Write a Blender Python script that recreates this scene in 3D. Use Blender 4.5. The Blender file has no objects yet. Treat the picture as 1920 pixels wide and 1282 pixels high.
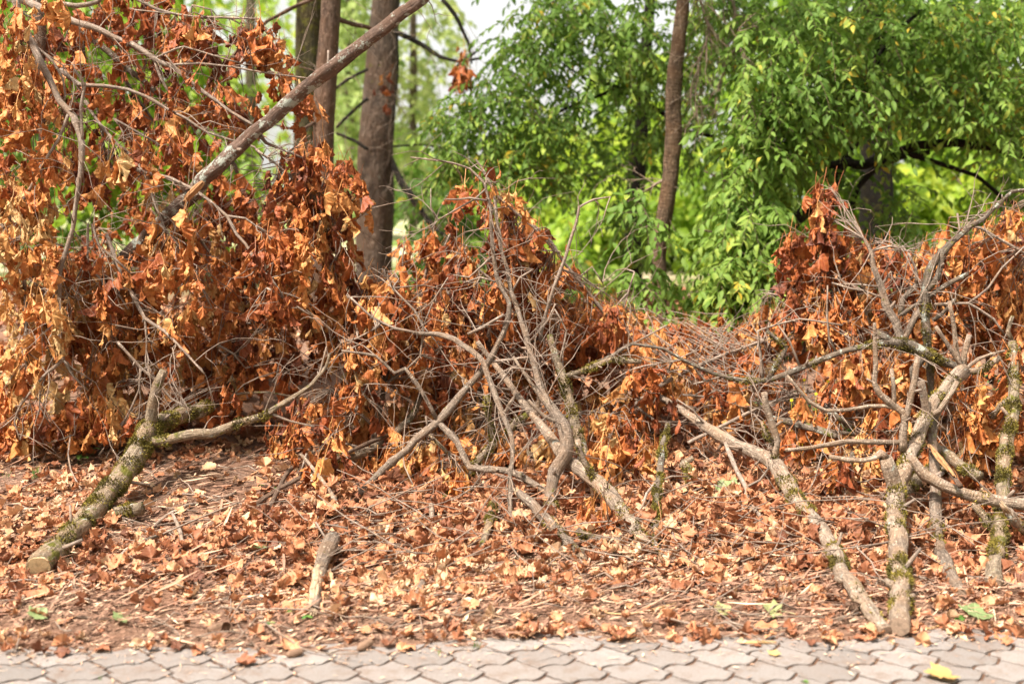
import bpy, math, random
import numpy as np
from mathutils import Vector, Matrix

# ------------------------------------------------------------------ camera, sky, sun, exposure
SC = bpy.context.scene
COL = SC.collection
CAM_Z, PITCH, LENS = 1.70, 7.6, 40.0
F = LENS / 36.0 * 1920.0
cam = bpy.data.cameras.new("camera")
cam.lens = LENS; cam.sensor_width = 36.0
cam.clip_start = 0.05; cam.clip_end = 600.0
cam.dof.use_dof = True; cam.dof.focus_distance = 5.9; cam.dof.aperture_fstop = 1.4
camo = bpy.data.objects.new("camera", cam); COL.objects.link(camo)
camo.location = (0, 0, CAM_Z); camo.rotation_euler = (math.radians(90 - PITCH), 0, 0)
SC.camera = camo

SUN_EL, SUN_AZ = 60.0, 232.0        # azimuth measured clockwise from +Y (the view): behind the camera's left shoulder
w = bpy.data.worlds.new("World"); SC.world = w; w.use_nodes = True
nt = w.node_tree; bg = nt.nodes['Background']
sky = nt.nodes.new('ShaderNodeTexSky'); sky.sky_type = 'NISHITA'; sky.sun_disc = False
sky.sun_elevation = math.radians(SUN_EL); sky.sun_rotation = math.radians(SUN_AZ)
sky.air_density = 1.0; sky.dust_density = 6.0; sky.ozone_density = 0.6
hs = nt.nodes.new('ShaderNodeHueSaturation'); hs.inputs['Saturation'].default_value = 0.38
nt.links.new(sky.outputs[0], hs.inputs['Color'])
cl = nt.nodes.new('ShaderNodeMix'); cl.data_type = 'RGBA'        # thin bright cloud over the whole sky
cl.inputs[0].default_value = 0.6; cl.inputs[7].default_value = (4.3, 4.2, 4.0, 1)
nt.links.new(hs.outputs[0], cl.inputs[6]); nt.links.new(cl.outputs[2], bg.inputs[0])
bg.inputs[1].default_value = 0.15
sl = bpy.data.lights.new("sun", 'SUN'); sl.energy = 5.0; sl.angle = math.radians(4.5); sl.color = (1.0, 0.92, 0.80)
so = bpy.data.objects.new("sun", sl); COL.objects.link(so)
_az, _el = math.radians(SUN_AZ), math.radians(SUN_EL)
_d = Vector((math.sin(_az) * math.cos(_el), math.cos(_az) * math.cos(_el), math.sin(_el)))
so.rotation_euler = _d.to_track_quat('Z', 'Y').to_euler()
SC.view_settings.view_transform = 'Standard'; SC.view_settings.look = 'None'
SC.view_settings.exposure = 1.02; SC.view_settings.gamma = 1.0
SC.render.engine = 'CYCLES'
SC.cycles.max_bounces = 6; SC.cycles.diffuse_bounces = 2; SC.cycles.transmission_bounces = 4
SC.cycles.glossy_bounces = 2; SC.cycles.transparent_max_bounces = 4
SC.cycles.use_denoising = True

rs = np.random.RandomState(11)
RND = random.Random(5)

# ------------------------------------------------------------------ geometry helpers
def ray(px, py):
    a = math.radians(PITCH)
    cx, cy = (px - 960.0) / F, (641.0 - py) / F
    return np.array([cx, math.cos(a) + cy * math.sin(a), -math.sin(a) + cy * math.cos(a)])

def P(px, py, Y):
    d = ray(px, py)
    return np.array([0, 0, CAM_Z]) + d * (Y / d[1])

def sstep(a, b, x):
    t = np.clip((x - a) / (b - a), 0, 1); return t * t * (3 - 2 * t)

def yedge(x):
    return 4.17 + 0.055 * x + 0.035 * np.sin(3.1 * x + 1) + 0.022 * np.sin(8.3 * x) + 0.014 * np.sin(19 * x + 2)

def gz(x, y):
    d = y - yedge(x)
    z = 0.035 * sstep(-0.06, 0.28, d) + 0.12 * sstep(0.2, 2.5, d) + 0.36 * sstep(6.3, 9.3, y)
    n = (0.018 * np.sin(2.3 * x + 1.1 * y) + 0.014 * np.sin(5.1 * x - 3.7 * y + 1) + 0.008 * np.sin(11 * x + 9 * y)) * sstep(0.05, 0.8, d)
    far = sstep(12, 30, y) * (0.25 * np.sin(0.21 * x + 0.1 * y) + 0.15 * np.sin(0.13 * y))
    return z + n + far

def G(px, py, lift=0.0):
    d = ray(px, py); o = np.array([0, 0, CAM_Z])
    lo, hi = 2.5, 40.0
    for s in np.arange(2.5, 40, 0.05):
        q = o + d * (s / d[1])
        if q[2] < gz(q[0], q[1]) + lift:
            hi = s; lo = s - 0.05; break
    for _ in range(12):
        m = (lo + hi) / 2; q = o + d * (m / d[1])
        if q[2] < gz(q[0], q[1]) + lift: hi = m
        else: lo = m
    return o + d * (hi / d[1])

class Acc:
    """collects polygons and point attributes, then links them as one mesh object"""
    def __init__(self): self.v = []; self.l = []; self.t = []; self.a = {}; self.n = 0
    def add(self, verts, loops, totals, **attrs):
        verts = np.asarray(verts, float).reshape(-1, 3)
        self.v.append(verts); self.l.append(np.asarray(loops, np.int64) + self.n); self.t.append(np.asarray(totals, np.int64))
        for k, x in attrs.items():
            x = np.asarray(x, float)
            self.a.setdefault(k, []).append((self.n, x))
        self.n += len(verts)
    def build(self, name, mat, parent=None, smooth=True, base=None):
        me = bpy.data.meshes.new(name)
        if self.n:
            V = np.concatenate(self.v); L = np.concatenate(self.l); T = np.concatenate(self.t)
            off = np.zeros(3)
            if parent is not None: off = np.array(parent.location)
            elif base is not None: off = np.array(base)
            V = V - off
            me.vertices.add(len(V)); me.vertices.foreach_set('co', V.ravel().astype(np.float32))
            me.loops.add(len(L)); me.loops.foreach_set('vertex_index', L.astype(np.int32))
            me.polygons.add(len(T))
            st = np.zeros(len(T), np.int32); st[1:] = np.cumsum(T)[:-1]
            me.polygons.foreach_set('loop_start', st)
            me.polygons.foreach_set('use_smooth', np.full(len(T), smooth))
            me.update(calc_edges=True)
            for k, lst in self.a.items():
                vec = lst[0][1].ndim == 2
                at = me.attributes.new(k, 'FLOAT_VECTOR' if vec else 'FLOAT', 'POINT')
                buf = np.zeros((self.n, 3) if vec else self.n, np.float32)
                for s, x in lst: buf[s:s + len(x)] = x
                at.data.foreach_set('vector' if vec else 'value', buf.ravel())
        me.materials.append(mat)
        o = bpy.data.objects.new(name, me); COL.objects.link(o)
        if parent is not None: o.parent = parent
        elif base is not None: o.location = base
        return o

def empty(name, loc):
    o = bpy.data.objects.new(name, None); o.empty_display_size = 0.1
    COL.objects.link(o); o.location = tuple(loc); return o

def tag(o, label=None, cat=None, group=None, kind=None):
    if label: o['label'] = label
    if cat: o['category'] = cat
    if group: o['group'] = group
    if kind: o['kind'] = kind
    return o

def smooth_path(pts, rad, step, kink=0.72):
    pts = np.asarray(pts, float); rad = np.asarray(rad, float)
    if len(pts) == 2:
        pts = np.array([pts[0], (pts[0] + pts[1]) / 2, pts[1]]); rad = np.array([rad[0], (rad[0] + rad[1]) / 2, rad[1]])
    A = np.vstack([2 * pts[0] - pts[1], pts, 2 * pts[-1] - pts[-2]])
    out, ro = [], []
    for i in range(len(pts) - 1):
        p0, p1, p2, p3 = A[i], A[i + 1], A[i + 2], A[i + 3]
        n = max(1, int(np.linalg.norm(p2 - p1) / step))
        for k in range(n):
            t = k / n
            cm = (0.5 * (2 * p1 + (p2 - p0) * t + (2 * p0 - 5 * p1 + 4 * p2 - p3) * t * t + (3 * p1 - p0 - 3 * p2 + p3) * t ** 3))
            out.append(cm * (1 - kink) + kink * (p1 * (1 - t) + p2 * t))
            ro.append(rad[i] * (1 - t) + rad[i + 1] * t)
    out.append(pts[-1]); ro.append(rad[-1])
    return np.array(out), np.array(ro)

def frames(p):
    t = np.gradient(p, axis=0); t /= np.linalg.norm(t, axis=1)[:, None] + 1e-9
    up = np.array([0, 0, 1.0]) if abs(t[0][2]) < 0.9 else np.array([0, 1.0, 0])
    n = np.cross(t[0], up); n /= np.linalg.norm(n)
    N = [n]
    for i in range(1, len(p)):
        n = N[-1] - t[i] * np.dot(N[-1], t[i]); n /= np.linalg.norm(n) + 1e-9
        N.append(n)
    N = np.array(N); return t, N, np.cross(t, N)

def tube(acc, p, r, sides=8, knob=0.1, cap=True, seed=0):
    """tapered limb; bk carries a seamless bark coordinate"""
    m = len(p); rr = np.random.RandomState(seed + m)
    t, N, B = frames(p)
    L = np.concatenate([[0], np.cumsum(np.linalg.norm(np.diff(p, axis=0), axis=1))])
    th = np.arange(sides) * 2 * math.pi / sides
    ph = rr.rand(4) * 6.28
    fq = min(1.0, 0.028 / (r.mean() + 1e-6))
    rl = r * (1 + knob * 0.7 * np.sin(L * 17 * fq + ph[0]) * np.sin(L * 7 * fq + ph[1]) + knob * 0.5 * fq * (rr.rand(m) - .5))
    if 0.004 < r.mean() < 0.07:                                  # old shoot scars and swellings
        for _ in range(int(L[-1] / (0.16 / fq)) + 1):
            rl = rl * (1 + knob * rr.uniform(.6, 2.2) * (1 if r.mean() < .025 else .45) * np.exp(-((L - rr.uniform(0, L[-1])) / (0.012 / fq)) ** 2))
    rth = rl[:, None] * (1 + knob * np.sin(2 * th[None] + L[:, None] * 5 * fq + ph[2]) * 0.7 + knob * 0.5 * np.sin(3 * th[None] - L[:, None] * 9 * fq + ph[3]))
    V = p[:, None] + rth[..., None] * (np.cos(th)[None, :, None] * N[:, None] + np.sin(th)[None, :, None] * B[:, None])
    bk = np.stack([np.cos(th)[None] * r[:, None], np.sin(th)[None] * r[:, None], np.broadcast_to(L[:, None], (m, sides)) + seed * 1.37], -1)
    i = np.arange(m - 1)[:, None] * sides; j = np.arange(sides)[None]; j2 = (j + 1) % sides
    q = np.stack([i + j, i + j2, i + sides + j2, i + sides + j], -1).reshape(-1)
    tot = [4] * ((m - 1) * sides)
    loops = list(q)
    if cap:
        loops += list(range(sides))[::-1] + list(range((m - 1) * sides, m * sides)); tot += [sides, sides]
    acc.add(V.reshape(-1, 3), loops, tot, bk=bk.reshape(-1, 3))

def inst(acc, tmpl, R, T, **per):
    """copies a template (verts, loops, totals, lc) by N matrices; per = one value for every copy"""
    v, l, t, lc = tmpl
    N = len(T); V = len(v)
    if N == 0: return
    out = np.einsum('nij,vj->nvi', R, v) + T[:, None]
    loops = (np.asarray(l)[None] + (np.arange(N) * V)[:, None]).ravel()
    tots = np.tile(t, N)
    at = {k: np.repeat(x, V) for k, x in per.items()}
    at['lc'] = np.tile(lc, (N, 1))
    acc.add(out.reshape(-1, 3), loops, tots, **at)

def basis(axis, nrm, size):
    """matrices with columns (side, axis, normal) * size"""
    a = axis / (np.linalg.norm(axis, axis=1)[:, None] + 1e-9)
    s = np.cross(a, nrm); s /= np.linalg.norm(s, axis=1)[:, None] + 1e-9
    n = np.cross(s, a)
    return np.stack([s, a, n], -1) * np.asarray(size)[:, None, None]

# ------------------------------------------------------------------ leaf templates
MAPLE = [(0, 0.02), (0.16, -0.09), (0.36, -0.10), (0.37, 0.03), (0.42, 0.13), (0.52, 0.22), (0.63, 0.36), (0.52, 0.43), (0.36, 0.47),
         (0.36, 0.58), (0.26, 0.70), (0.15, 0.84), (0, 0.97)]
def maple(seed, kind, amt, curl, bend, crump, petiole=True, sub=2, ks=(0.28, 0.52, 0.76, 1.0)):
    """a five-lobed leaf dried out of shape: kind 'cone' is a half shut umbrella, 'fold' is shut along the midrib"""
    r = np.random.RandomState(seed)
    half = np.array(MAPLE)
    out = np.vstack([half, half[-2:0:-1] * [-1, 1]])
    out = out * (1 + 0.16 * (r.rand(len(out), 1) - .5))
    if sub > 1:                                          # finer, toothed outline
        nx = np.roll(out, -1, 0); mid = (out + nx) / 2
        mid = mid + (mid - [0, .3]) * r.uniform(-.09, .07, (len(out), 1))
        out = np.stack([out, mid], 1).reshape(-1, 2)
    n = len(out)
    c = np.array([0, 0.12])
    uv = np.vstack([c[None]] + [c + (out - c) * k for k in ks])
    u, v = uv[:, 0].copy(), uv[:, 1].copy()
    lc = np.stack([u, v, np.zeros_like(u)], -1)
    z = np.zeros_like(u); rim = np.hypot(u, v - 0.12)
    for q in range(7):                                   # creases
        k = r.uniform(5, 19, 2) * r.choice([-1, 1], 2); g = np.sin(u * k[0] + v * k[1] + r.rand() * 6.28)
        z += crump * r.uniform(.3, .8) * (np.abs(g) * 2 - 1 if q % 2 else g) * np.clip(rim * 2.2, 0, 1)
    z += crump * 0.5 * (r.rand(len(u)) - .5)
    z += curl * rim ** 2
    roll = np.clip(rim - 0.38, 0, 1); az_ = np.arctan2(u, v - .12)
    z += roll * r.uniform(.5, 1.1) * np.sin(az_ * r.choice([2, 3, 4]) + r.rand() * 6.28) * (5 * crump + .1)
    v = v - roll * r.uniform(.1, .35) * (v - .12); u = u * (1 - roll * r.uniform(.0, .25))
    if kind == 'cone':
        th = np.arctan2(u, v - 0.05); rad = np.hypot(u, v - 0.05)
        al = amt * (1 + 0.25 * np.sin(th * 5 + r.rand() * 6)) ; k = r.uniform(.85, 1.25)
        rr_ = rad * np.sin(al) * r.uniform(.8, 1.1) + z * np.cos(al); yy = rad * np.cos(al) - z * np.sin(al) * .5
        sq = r.uniform(.55, 1.0)
        x, y, zz = rr_ * np.sin(th * k), yy, rr_ * np.cos(th * k) * sq
    else:
        fl, fr = amt * r.uniform(.7, 1.3, 2); f = np.where(u >= 0, fr, fl); sg = np.where(u >= 0, 1.0, -1.0)
        x = u * np.cos(f) - z * np.sin(f) * sg; zz = np.abs(u) * np.sin(f) + z * np.cos(f); y = v
    if abs(bend) > 1e-3:                                 # bending along the length
        ang = bend * y; R = 1 / bend; y, zz = np.sin(ang) * (R - zz), R - np.cos(ang) * (R - zz)
    tw = r.uniform(-.9, .9) * y
    V = np.stack([x * np.cos(tw) - zz * np.sin(tw), y, x * np.sin(tw) + zz * np.cos(tw)], -1)
    loops, tots = [], []
    for k in range(n):
        k2 = (k + 1) % n
        loops += [0, 1 + k, 1 + k2]; tots.append(3)
        for g in range(len(ks) - 1):
            a = 1 + g * n
            loops += [a + k, a + n + k, a + n + k2, a + k2]; tots.append(4)
    if petiole:
        b = len(V); dx, dz = r.uniform(-.2, .2, 2)
        pv = []
        for s in (0, .5, 1):
            q = np.array([dx * s * s, -0.75 * s + 0.05, dz * s * s + V[0, 2] * (1 - s)])
            pv += [q + [-0.012, 0, 0], q + [0.012, 0, 0.01]]
        V = np.vstack([V, pv]); lc = np.vstack([lc, np.tile([0, -0.2, 1.0], (6, 1))])
        loops += [b, b + 1, b + 3, b + 2, b + 2, b + 3, b + 5, b + 4]; tots += [4, 4]
    return V, np.array(loops), np.array(tots), lc

HANG = [maple(100 + i, 'cone' if i % 5 < 3 else 'fold', (0.2 + 0.36 * ((i * 5) % 7) / 6) if i % 5 < 3 else (0.85 + 0.55 * (i % 3) / 2), -0.15 + 0.3 * ((i * 7) % 5) / 4, [-0.9, 0.5, 1.1, -0.3][i % 4], 0.06) for i in range(30)]
LITTER = [maple(300 + i, 'cone' if i % 4 == 0 else 'fold', 0.75 + .3 * (i % 3) if i % 4 == 0 else 0.1 + 0.6 * (i % 5) / 4, [0.25, 0.6, -0.4, 0.45][i % 4], [0.8, -0.6, 1.4, 0.3, -1.1][i % 5], 0.06, i % 3 == 0, 2, (0.35, 0.7, 1.0)) for i in range(24)]
FLAT = maple(901, 'fold', 0.12, 0.1, 0.25, 0.02, False)
FRESH = maple(900, 'fold', 0.15, 0.12, 0.3, 0.015)

def simple_leaf(seed, wd, nst, fold, bend, wav=0.0):
    r = np.random.RandomState(seed)
    V, lc, loops, tots = [], [], [], []
    for i in range(nst + 1):
        v = i / nst
        hw = wd * (math.sin(math.pi * v ** 0.85) ** 0.9 if 0 < v < 1 else 0.02)
        ang = bend * v
        y = math.sin(ang) / bend if abs(bend) > 1e-3 else v; z = (1 - math.cos(ang)) / bend if abs(bend) > 1e-3 else 0
        wv = wav * math.sin(v * 9 + seed)
        for s in (-1, 0, 1):
            V.append((s * hw * math.cos(fold), y, z + abs(s) * hw * math.sin(fold) + s * wv)); lc.append((s * hw, v, 0))
    for i in range(nst):
        for s in range(2):
            a = i * 3 + s
            loops += [a, a + 1, a + 4, a + 3]; tots.append(4)
    return np.array(V, float), np.array(loops), np.array(tots), np.array(lc, float)
GREEN = [simple_leaf(i, 0.17 + 0.03 * (i % 3), 4, 0.25 + 0.1 * (i % 3), [-0.5, -0.9, -0.2, -1.2][i % 4], 0.02) for i in range(6)]
FARLEAF = [simple_leaf(i, 0.3, 2, 0.3, -0.6) for i in range(3)]
NEEDLE = [simple_leaf(40, 0.10, 1, 0.1, -0.3)]
# ------------------------------------------------------------------ materials
def mat_new(name):
    m = bpy.data.materials.new(name); m.use_nodes = True
    nt = m.node_tree; b = nt.nodes['Principled BSDF']
    return m, nt, b, nt.nodes.new, nt.links.new

def ramp(nt, stops):
    n = nt.nodes.new('ShaderNodeValToRGB'); e = n.color_ramp.elements
    while len(e) < len(stops): e.new(0.5)
    for x, (p, c) in zip(e, stops): x.position = p; x.color = (*c, 1)
    return n

def attr(nt, name):
    n = nt.nodes.new('ShaderNodeAttribute'); n.attribute_name = name; return n

def noise(nt, vec, scale, detail=4, rough=0.6):
    n = nt.nodes.new('ShaderNodeTexNoise'); n.inputs['Scale'].default_value = scale
    n.inputs['Detail'].default_value = detail; n.inputs['Roughness'].default_value = rough
    if vec is not None: nt.links.new(vec, n.inputs['Vector'])
    return n

def math_node(nt, op, a, b=None, clamp=False):
    n = nt.nodes.new('ShaderNodeMath'); n.operation = op; n.use_clamp = clamp
    for i, x in enumerate((a, b)):
        if x is None: continue
        if isinstance(x, (int, float)): n.inputs[i].default_value = x
        else: nt.links.new(x, n.inputs[i])
    return n.outputs[0]

def mix(nt, fac, a, b, mode='MIX'):
    n = nt.nodes.new('ShaderNodeMix'); n.data_type = 'RGBA'; n.blend_type = mode
    for s, x in ((n.inputs[0], fac), (n.inputs[6], a), (n.inputs[7], b)):
        if isinstance(x, (int, float)): s.default_value = x
        elif isinstance(x, tuple): s.default_value = (*x, 1)
        else: nt.links.new(x, s)
    return n.outputs[2]

def bump(nt, b, h, strength, dist=0.01):
    n = nt.nodes.new('ShaderNodeBump'); n.inputs['Strength'].default_value = strength; n.inputs['Distance'].default_value = dist
    nt.links.new(h, n.inputs['Height']); nt.links.new(n.outputs[0], b.inputs['Normal'])

def step_node(nt, x, lo, hi):
    n = nt.nodes.new('ShaderNodeMapRange'); n.clamp = True
    n.inputs[1].default_value = lo; n.inputs[2].default_value = hi
    nt.links.new(x, n.inputs[0]); return n.outputs[0]

def bark(name, dark, light, lichen=0.0, moss=0.0, grain=1.0, scale=1.0):
    m, nt, b, N, Lk = mat_new(name)
    v = attr(nt, 'bk').outputs['Vector']
    mp = N('ShaderNodeMapping'); mp.inputs['Scale'].default_value = (1, 1, 0.22); Lk(v, mp.inputs['Vector'])
    g = noise(nt, mp.outputs[0], 110 * scale, 5, 0.65).outputs[0]
    big = noise(nt, v, 9 * scale, 3).outputs[0]
    c = mix(nt, step_node(nt, g, 0.3, 0.72), dark, light)
    mid = noise(nt, mp.outputs[0], 42 * scale, 6, 0.75).outputs[0]
    c = mix(nt, math_node(nt, 'MULTIPLY', step_node(nt, mid, 0.48, 0.60), 0.8), c, tuple(x * 0.9 for x in dark))
    c = mix(nt, math_node(nt, 'MULTIPLY', step_node(nt, big, 0.45, 0.6), 0.55), c, tuple(x * y for x, y in zip(light, (0.62, 0.50, 0.40))))
    spk = noise(nt, v, 75 * scale, 2, 0.5).outputs[0]
    c = mix(nt, math_node(nt, 'MULTIPLY', step_node(nt, spk, 0.62, 0.68), 0.55), c, tuple(min(1, x * 1.55) for x in light))
    ring = N('ShaderNodeMapping'); ring.inputs['Scale'].default_value = (0.35, 0.35, 2.2); Lk(v, ring.inputs['Vector'])
    rn = noise(nt, ring.outputs[0], 60 * scale, 3).outputs[0]
    c = mix(nt, math_node(nt, 'MULTIPLY', step_node(nt, rn, 0.58, 0.7), 0.45 if scale > .55 else 0.0), c, tuple(x * 0.45 for x in dark))
    if moss > 0:
        gm = N('ShaderNodeNewGeometry'); mn = noise(nt, v, 11, 5, 0.7).outputs[0]
        mm = step_node(nt, mn, 0.68 - 0.28 * moss, 0.76 - 0.28 * moss)
        c = mix(nt, mm, c, mix(nt, g, (0.055, 0.06, 0.008), (0.20, 0.18, 0.03)))
    if lichen > 0:
        ln = noise(nt, v, 20 * scale, 4, 0.6).outputs[0]
        l2 = noise(nt, v, 150, 2, 0.6).outputs[0]
        lm = step_node(nt, math_node(nt, 'ADD', ln, math_node(nt, 'MULTIPLY', l2, 0.25)), 0.86 - 0.22 * lichen, 0.90 - 0.22 * lichen)
        c = mix(nt, lm, c, mix(nt, l2, (0.27, 0.285, 0.24), (0.50, 0.51, 0.45)))
    Lk(c, b.inputs['Base Color']); b.inputs['Roughness'].default_value = 0.85
    b.inputs['Specular IOR Level'].default_value = 0.25
    bump(nt, b, math_node(nt, 'ADD', math_node(nt, 'ADD', g, math_node(nt, 'MULTIPLY', mid, -1.2)), math_node(nt, 'MULTIPLY', rn, 0.6 if scale > .55 else 0.0)), 1.0 * grain, 0.012 / min(scale, 1.0))
    return m

def leaf_mat(name, stops, trans, rough=0.55, vein=(0.6, 0.5, 0.4), veinamt=0.25, blot=None):
    m, nt, b, N, Lk = mat_new(name)
    t = attr(nt, 'tint').outputs['Fac']
    lc = attr(nt, 'lc').outputs['Vector']
    tc = N('ShaderNodeTexCoord')
    n1 = noise(nt, tc.outputs['Object'], 26, 4, 0.65).outputs[0]
    fac = math_node(nt, 'ADD', t, math_node(nt, 'MULTIPLY', math_node(nt, 'SUBTRACT', n1, 0.5), 0.5), True)
    r = ramp(nt, stops); Lk(fac, r.inputs[0]); c = r.outputs[0]
    sx = N('ShaderNodeSeparateXYZ'); Lk(lc, sx.inputs[0])
    ax = math_node(nt, 'ABSOLUTE', sx.outputs[0])
    mid = step_node(nt, ax, 0.022, 0.006)
    # side veins run out from the midrib at about 45 degrees
    s = math_node(nt, 'SUBTRACT', sx.outputs[1], math_node(nt, 'MULTIPLY', ax, 0.8))
    sv = math_node(nt, 'PINGPONG', s, 0.09)
    side = step_node(nt, sv, 0.014, 0.004)
    vm = math_node(nt, 'MULTIPLY', math_node(nt, 'MAXIMUM', mid, side), veinamt)
    c = mix(nt, vm, c, mix(nt, 0.5, c, vein))
    if blot:
        n2 = noise(nt, tc.outputs['Object'], 60, 3).outputs[0]
        c = mix(nt, math_node(nt, 'MULTIPLY', step_node(nt, n2, 0.58, 0.72), 0.55), c, blot)
    Lk(c, b.inputs['Base Color']); b.inputs['Roughness'].default_value = rough
    b.inputs['Specular IOR Level'].default_value = 0.35
    n3 = noise(nt, tc.outputs['Object'], 90, 3).outputs[0]
    bump(nt, b, math_node(nt, 'ADD', n3, math_node(nt, 'MULTIPLY', vm, -1.5)), 0.35, 0.004)
    if trans > 0:
        tr = N('ShaderNodeBsdfTranslucent'); Lk(c, tr.inputs[0])
        ms = N('ShaderNodeMixShader'); ms.inputs[0].default_value = trans
        Lk(b.outputs[0], ms.inputs[1]); Lk(tr.outputs[0], ms.inputs[2])
        Lk(ms.outputs[0], nt.nodes['Material Output'].inputs[0])
    return m

M = {}
M['grey'] = bark('grey_bark', (0.12, 0.086, 0.066), (0.40, 0.31, 0.245), 0.34, 0.22)
M['mossy'] = bark('mossy_bark', (0.125, 0.09, 0.06), (0.45, 0.35, 0.255), 0.42, 0.5)
M['lichen'] = bark('lichen_bark', (0.085, 0.065, 0.05), (0.28, 0.225, 0.18), 0.66, 0.4)
M['pale'] = bark('pale_bark', (0.17, 0.12, 0.09), (0.54, 0.42, 0.325), 0.35, 0.22)
M['pole'] = bark('lichened_brown_bark', (0.085, 0.053, 0.041), (0.26, 0.175, 0.14), 0.8, 0.0, 1.0, 0.8)
M['brown'] = bark('brown_bark', (0.075, 0.046, 0.032), (0.23, 0.155, 0.115), 0.15, 0.1)
M['twig'] = bark('twig_bark', (0.15, 0.11, 0.088), (0.42, 0.33, 0.27), 0.2, 0.0, 0.5)
M['redtwig'] = bark('red_brown_twig_bark', (0.20, 0.08, 0.05), (0.42, 0.22, 0.16), 0.0, 0.0, 0.5)
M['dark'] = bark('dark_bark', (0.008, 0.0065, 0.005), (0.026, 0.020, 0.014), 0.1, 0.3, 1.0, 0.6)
M['conifer'] = bark('conifer_bark', (0.06, 0.042, 0.032), (0.23, 0.165, 0.125), 0.15, 0.12, 1.4, 0.3)
M['redconifer'] = bark('reddish_conifer_bark', (0.085, 0.05, 0.035), (0.30, 0.195, 0.14), 0.15, 0.0, 1.4, 0.5)
M['mosstrunk'] = bark('moss_green_trunk_bark', (0.035, 0.030, 0.014), (0.12, 0.10, 0.045), 0.0, 0.6, 1.2, 0.4)
M['sapling'] = bark('sapling_bark', (0.085, 0.052, 0.034), (0.27, 0.18, 0.115), 0.2, 0.1, 1.2, 0.6)
M['straw'] = bark('straw', (0.45, 0.27, 0.12), (0.68, 0.46, 0.24), 0, 0, 0.3)

def wood_mat(name, a, bcol):
    m, nt, b, N, Lk = mat_new(name)
    v = attr(nt, 'bk').outputs['Vector']
    mp = N('ShaderNodeMapping'); mp.inputs['Scale'].default_value = (1, 1, 0.08); Lk(v, mp.inputs['Vector'])
    g = noise(nt, mp.outputs[0], 120, 5, 0.7).outputs[0]
    n2 = noise(nt, v, 30, 4, 0.7).outputs[0]
    Lk(mix(nt, math_node(nt, 'MULTIPLY', step_node(nt, n2, 0.52, 0.62), 0.7), mix(nt, step_node(nt, g, 0.36, 0.64), a, bcol), tuple(x * .5 for x in a)), b.inputs['Base Color'])
    b.inputs['Roughness'].default_value = 0.8; bump(nt, b, g, 0.7, 0.006)
    return m
M['wood'] = wood_mat('bare_wood', (0.26, 0.165, 0.10), (0.58, 0.42, 0.28))
M['orange_wood'] = wood_mat('torn_orange_wood', (0.28, 0.12, 0.045), (0.55, 0.29, 0.13))
M['cut_fresh'] = wood_mat('fresh_cut_wood', (0.46, 0.31, 0.16), (0.70, 0.52, 0.31))
M['cut_old'] = wood_mat('weathered_cut_wood', (0.20, 0.13, 0.09), (0.40, 0.28, 0.20))

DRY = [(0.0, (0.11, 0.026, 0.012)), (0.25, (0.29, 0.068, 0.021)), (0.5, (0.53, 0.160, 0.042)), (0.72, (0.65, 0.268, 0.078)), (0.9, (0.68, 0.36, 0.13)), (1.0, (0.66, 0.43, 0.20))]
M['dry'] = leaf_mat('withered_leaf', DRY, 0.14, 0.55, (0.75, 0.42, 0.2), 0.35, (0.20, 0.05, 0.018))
LIT = [(0.0, (0.14, 0.050, 0.028)), (0.3, (0.34, 0.125, 0.060)), (0.55, (0.54, 0.235, 0.115)), (0.8, (0.64, 0.35, 0.19)), (1.0, (0.70, 0.47, 0.30))]
M['litter'] = leaf_mat('fallen_leaf', LIT, 0.12, 0.6, (0.75, 0.48, 0.28), 0.35, (0.20, 0.08, 0.04))
M['green'] = leaf_mat('green_leaf', [(0, (0.05, 0.115, 0.014)), (0.5, (0.125, 0.235, 0.030)), (0.8, (0.23, 0.35, 0.058)), (0.95, (0.38, 0.46, 0.08)), (1, (0.66, 0.46, 0.05))], 0.45, 0.6, (0.3, 0.42, 0.12), 0.3)
M['lime'] = leaf_mat('yellow_green_leaf', [(0, (0.09, 0.19, 0.015)), (0.5, (0.26, 0.40, 0.030)), (1, (0.55, 0.60, 0.07))], 0.5, 0.5, (0.4, 0.5, 0.15), 0.1)
M['palegreen'] = leaf_mat('pale_conifer_needle', [(0, (0.13, 0.22, 0.06)), (0.5, (0.34, 0.43, 0.13)), (1, (0.60, 0.63, 0.26))], 0.5, 0.6, (0.4, 0.5, 0.2), 0.0)
M['needle'] = leaf_mat('dark_conifer_needle', [(0, (0.02, 0.045, 0.012)), (0.5, (0.05, 0.095, 0.025)), (1, (0.11, 0.16, 0.05))], 0.3, 0.5, (0.1, 0.2, 0.1), 0.0)
M['weed'] = leaf_mat('weed_leaf', [(0, (0.05, 0.15, 0.025)), (0.5, (0.10, 0.25, 0.045)), (1, (0.25, 0.36, 0.07))], 0.35, 0.45, (0.4, 0.55, 0.25), 0.3)
M['fresh'] = leaf_mat('pale_green_fallen_leaf', [(0, (0.16, 0.23, 0.09)), (0.5, (0.24, 0.31, 0.13)), (1, (0.40, 0.37, 0.15))], 0.25, 0.5, (0.6, 0.66, 0.35), 0.5)
M['yellow'] = leaf_mat('yellow_fallen_leaf', [(0, (0.48, 0.28, 0.09)), (1, (0.62, 0.42, 0.17))], 0.2, 0.5, (0.7, 0.5, 0.2), 0.3)
def moss_mat():
    m, nt, b, N, Lk = mat_new('moss')
    t = attr(nt, 'tint').outputs['Fac']
    r = ramp(nt, [(0, (0.05, 0.034, 0.008)), (0.4, (0.115, 0.09, 0.012)), (0.8, (0.22, 0.17, 0.02)), (1, (0.34, 0.26, 0.045))])
    Lk(t, r.inputs[0]); Lk(r.outputs[0], b.inputs['Base Color']); b.inputs['Roughness'].default_value = 0.9
    return m
M['moss'] = moss_mat()
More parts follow.
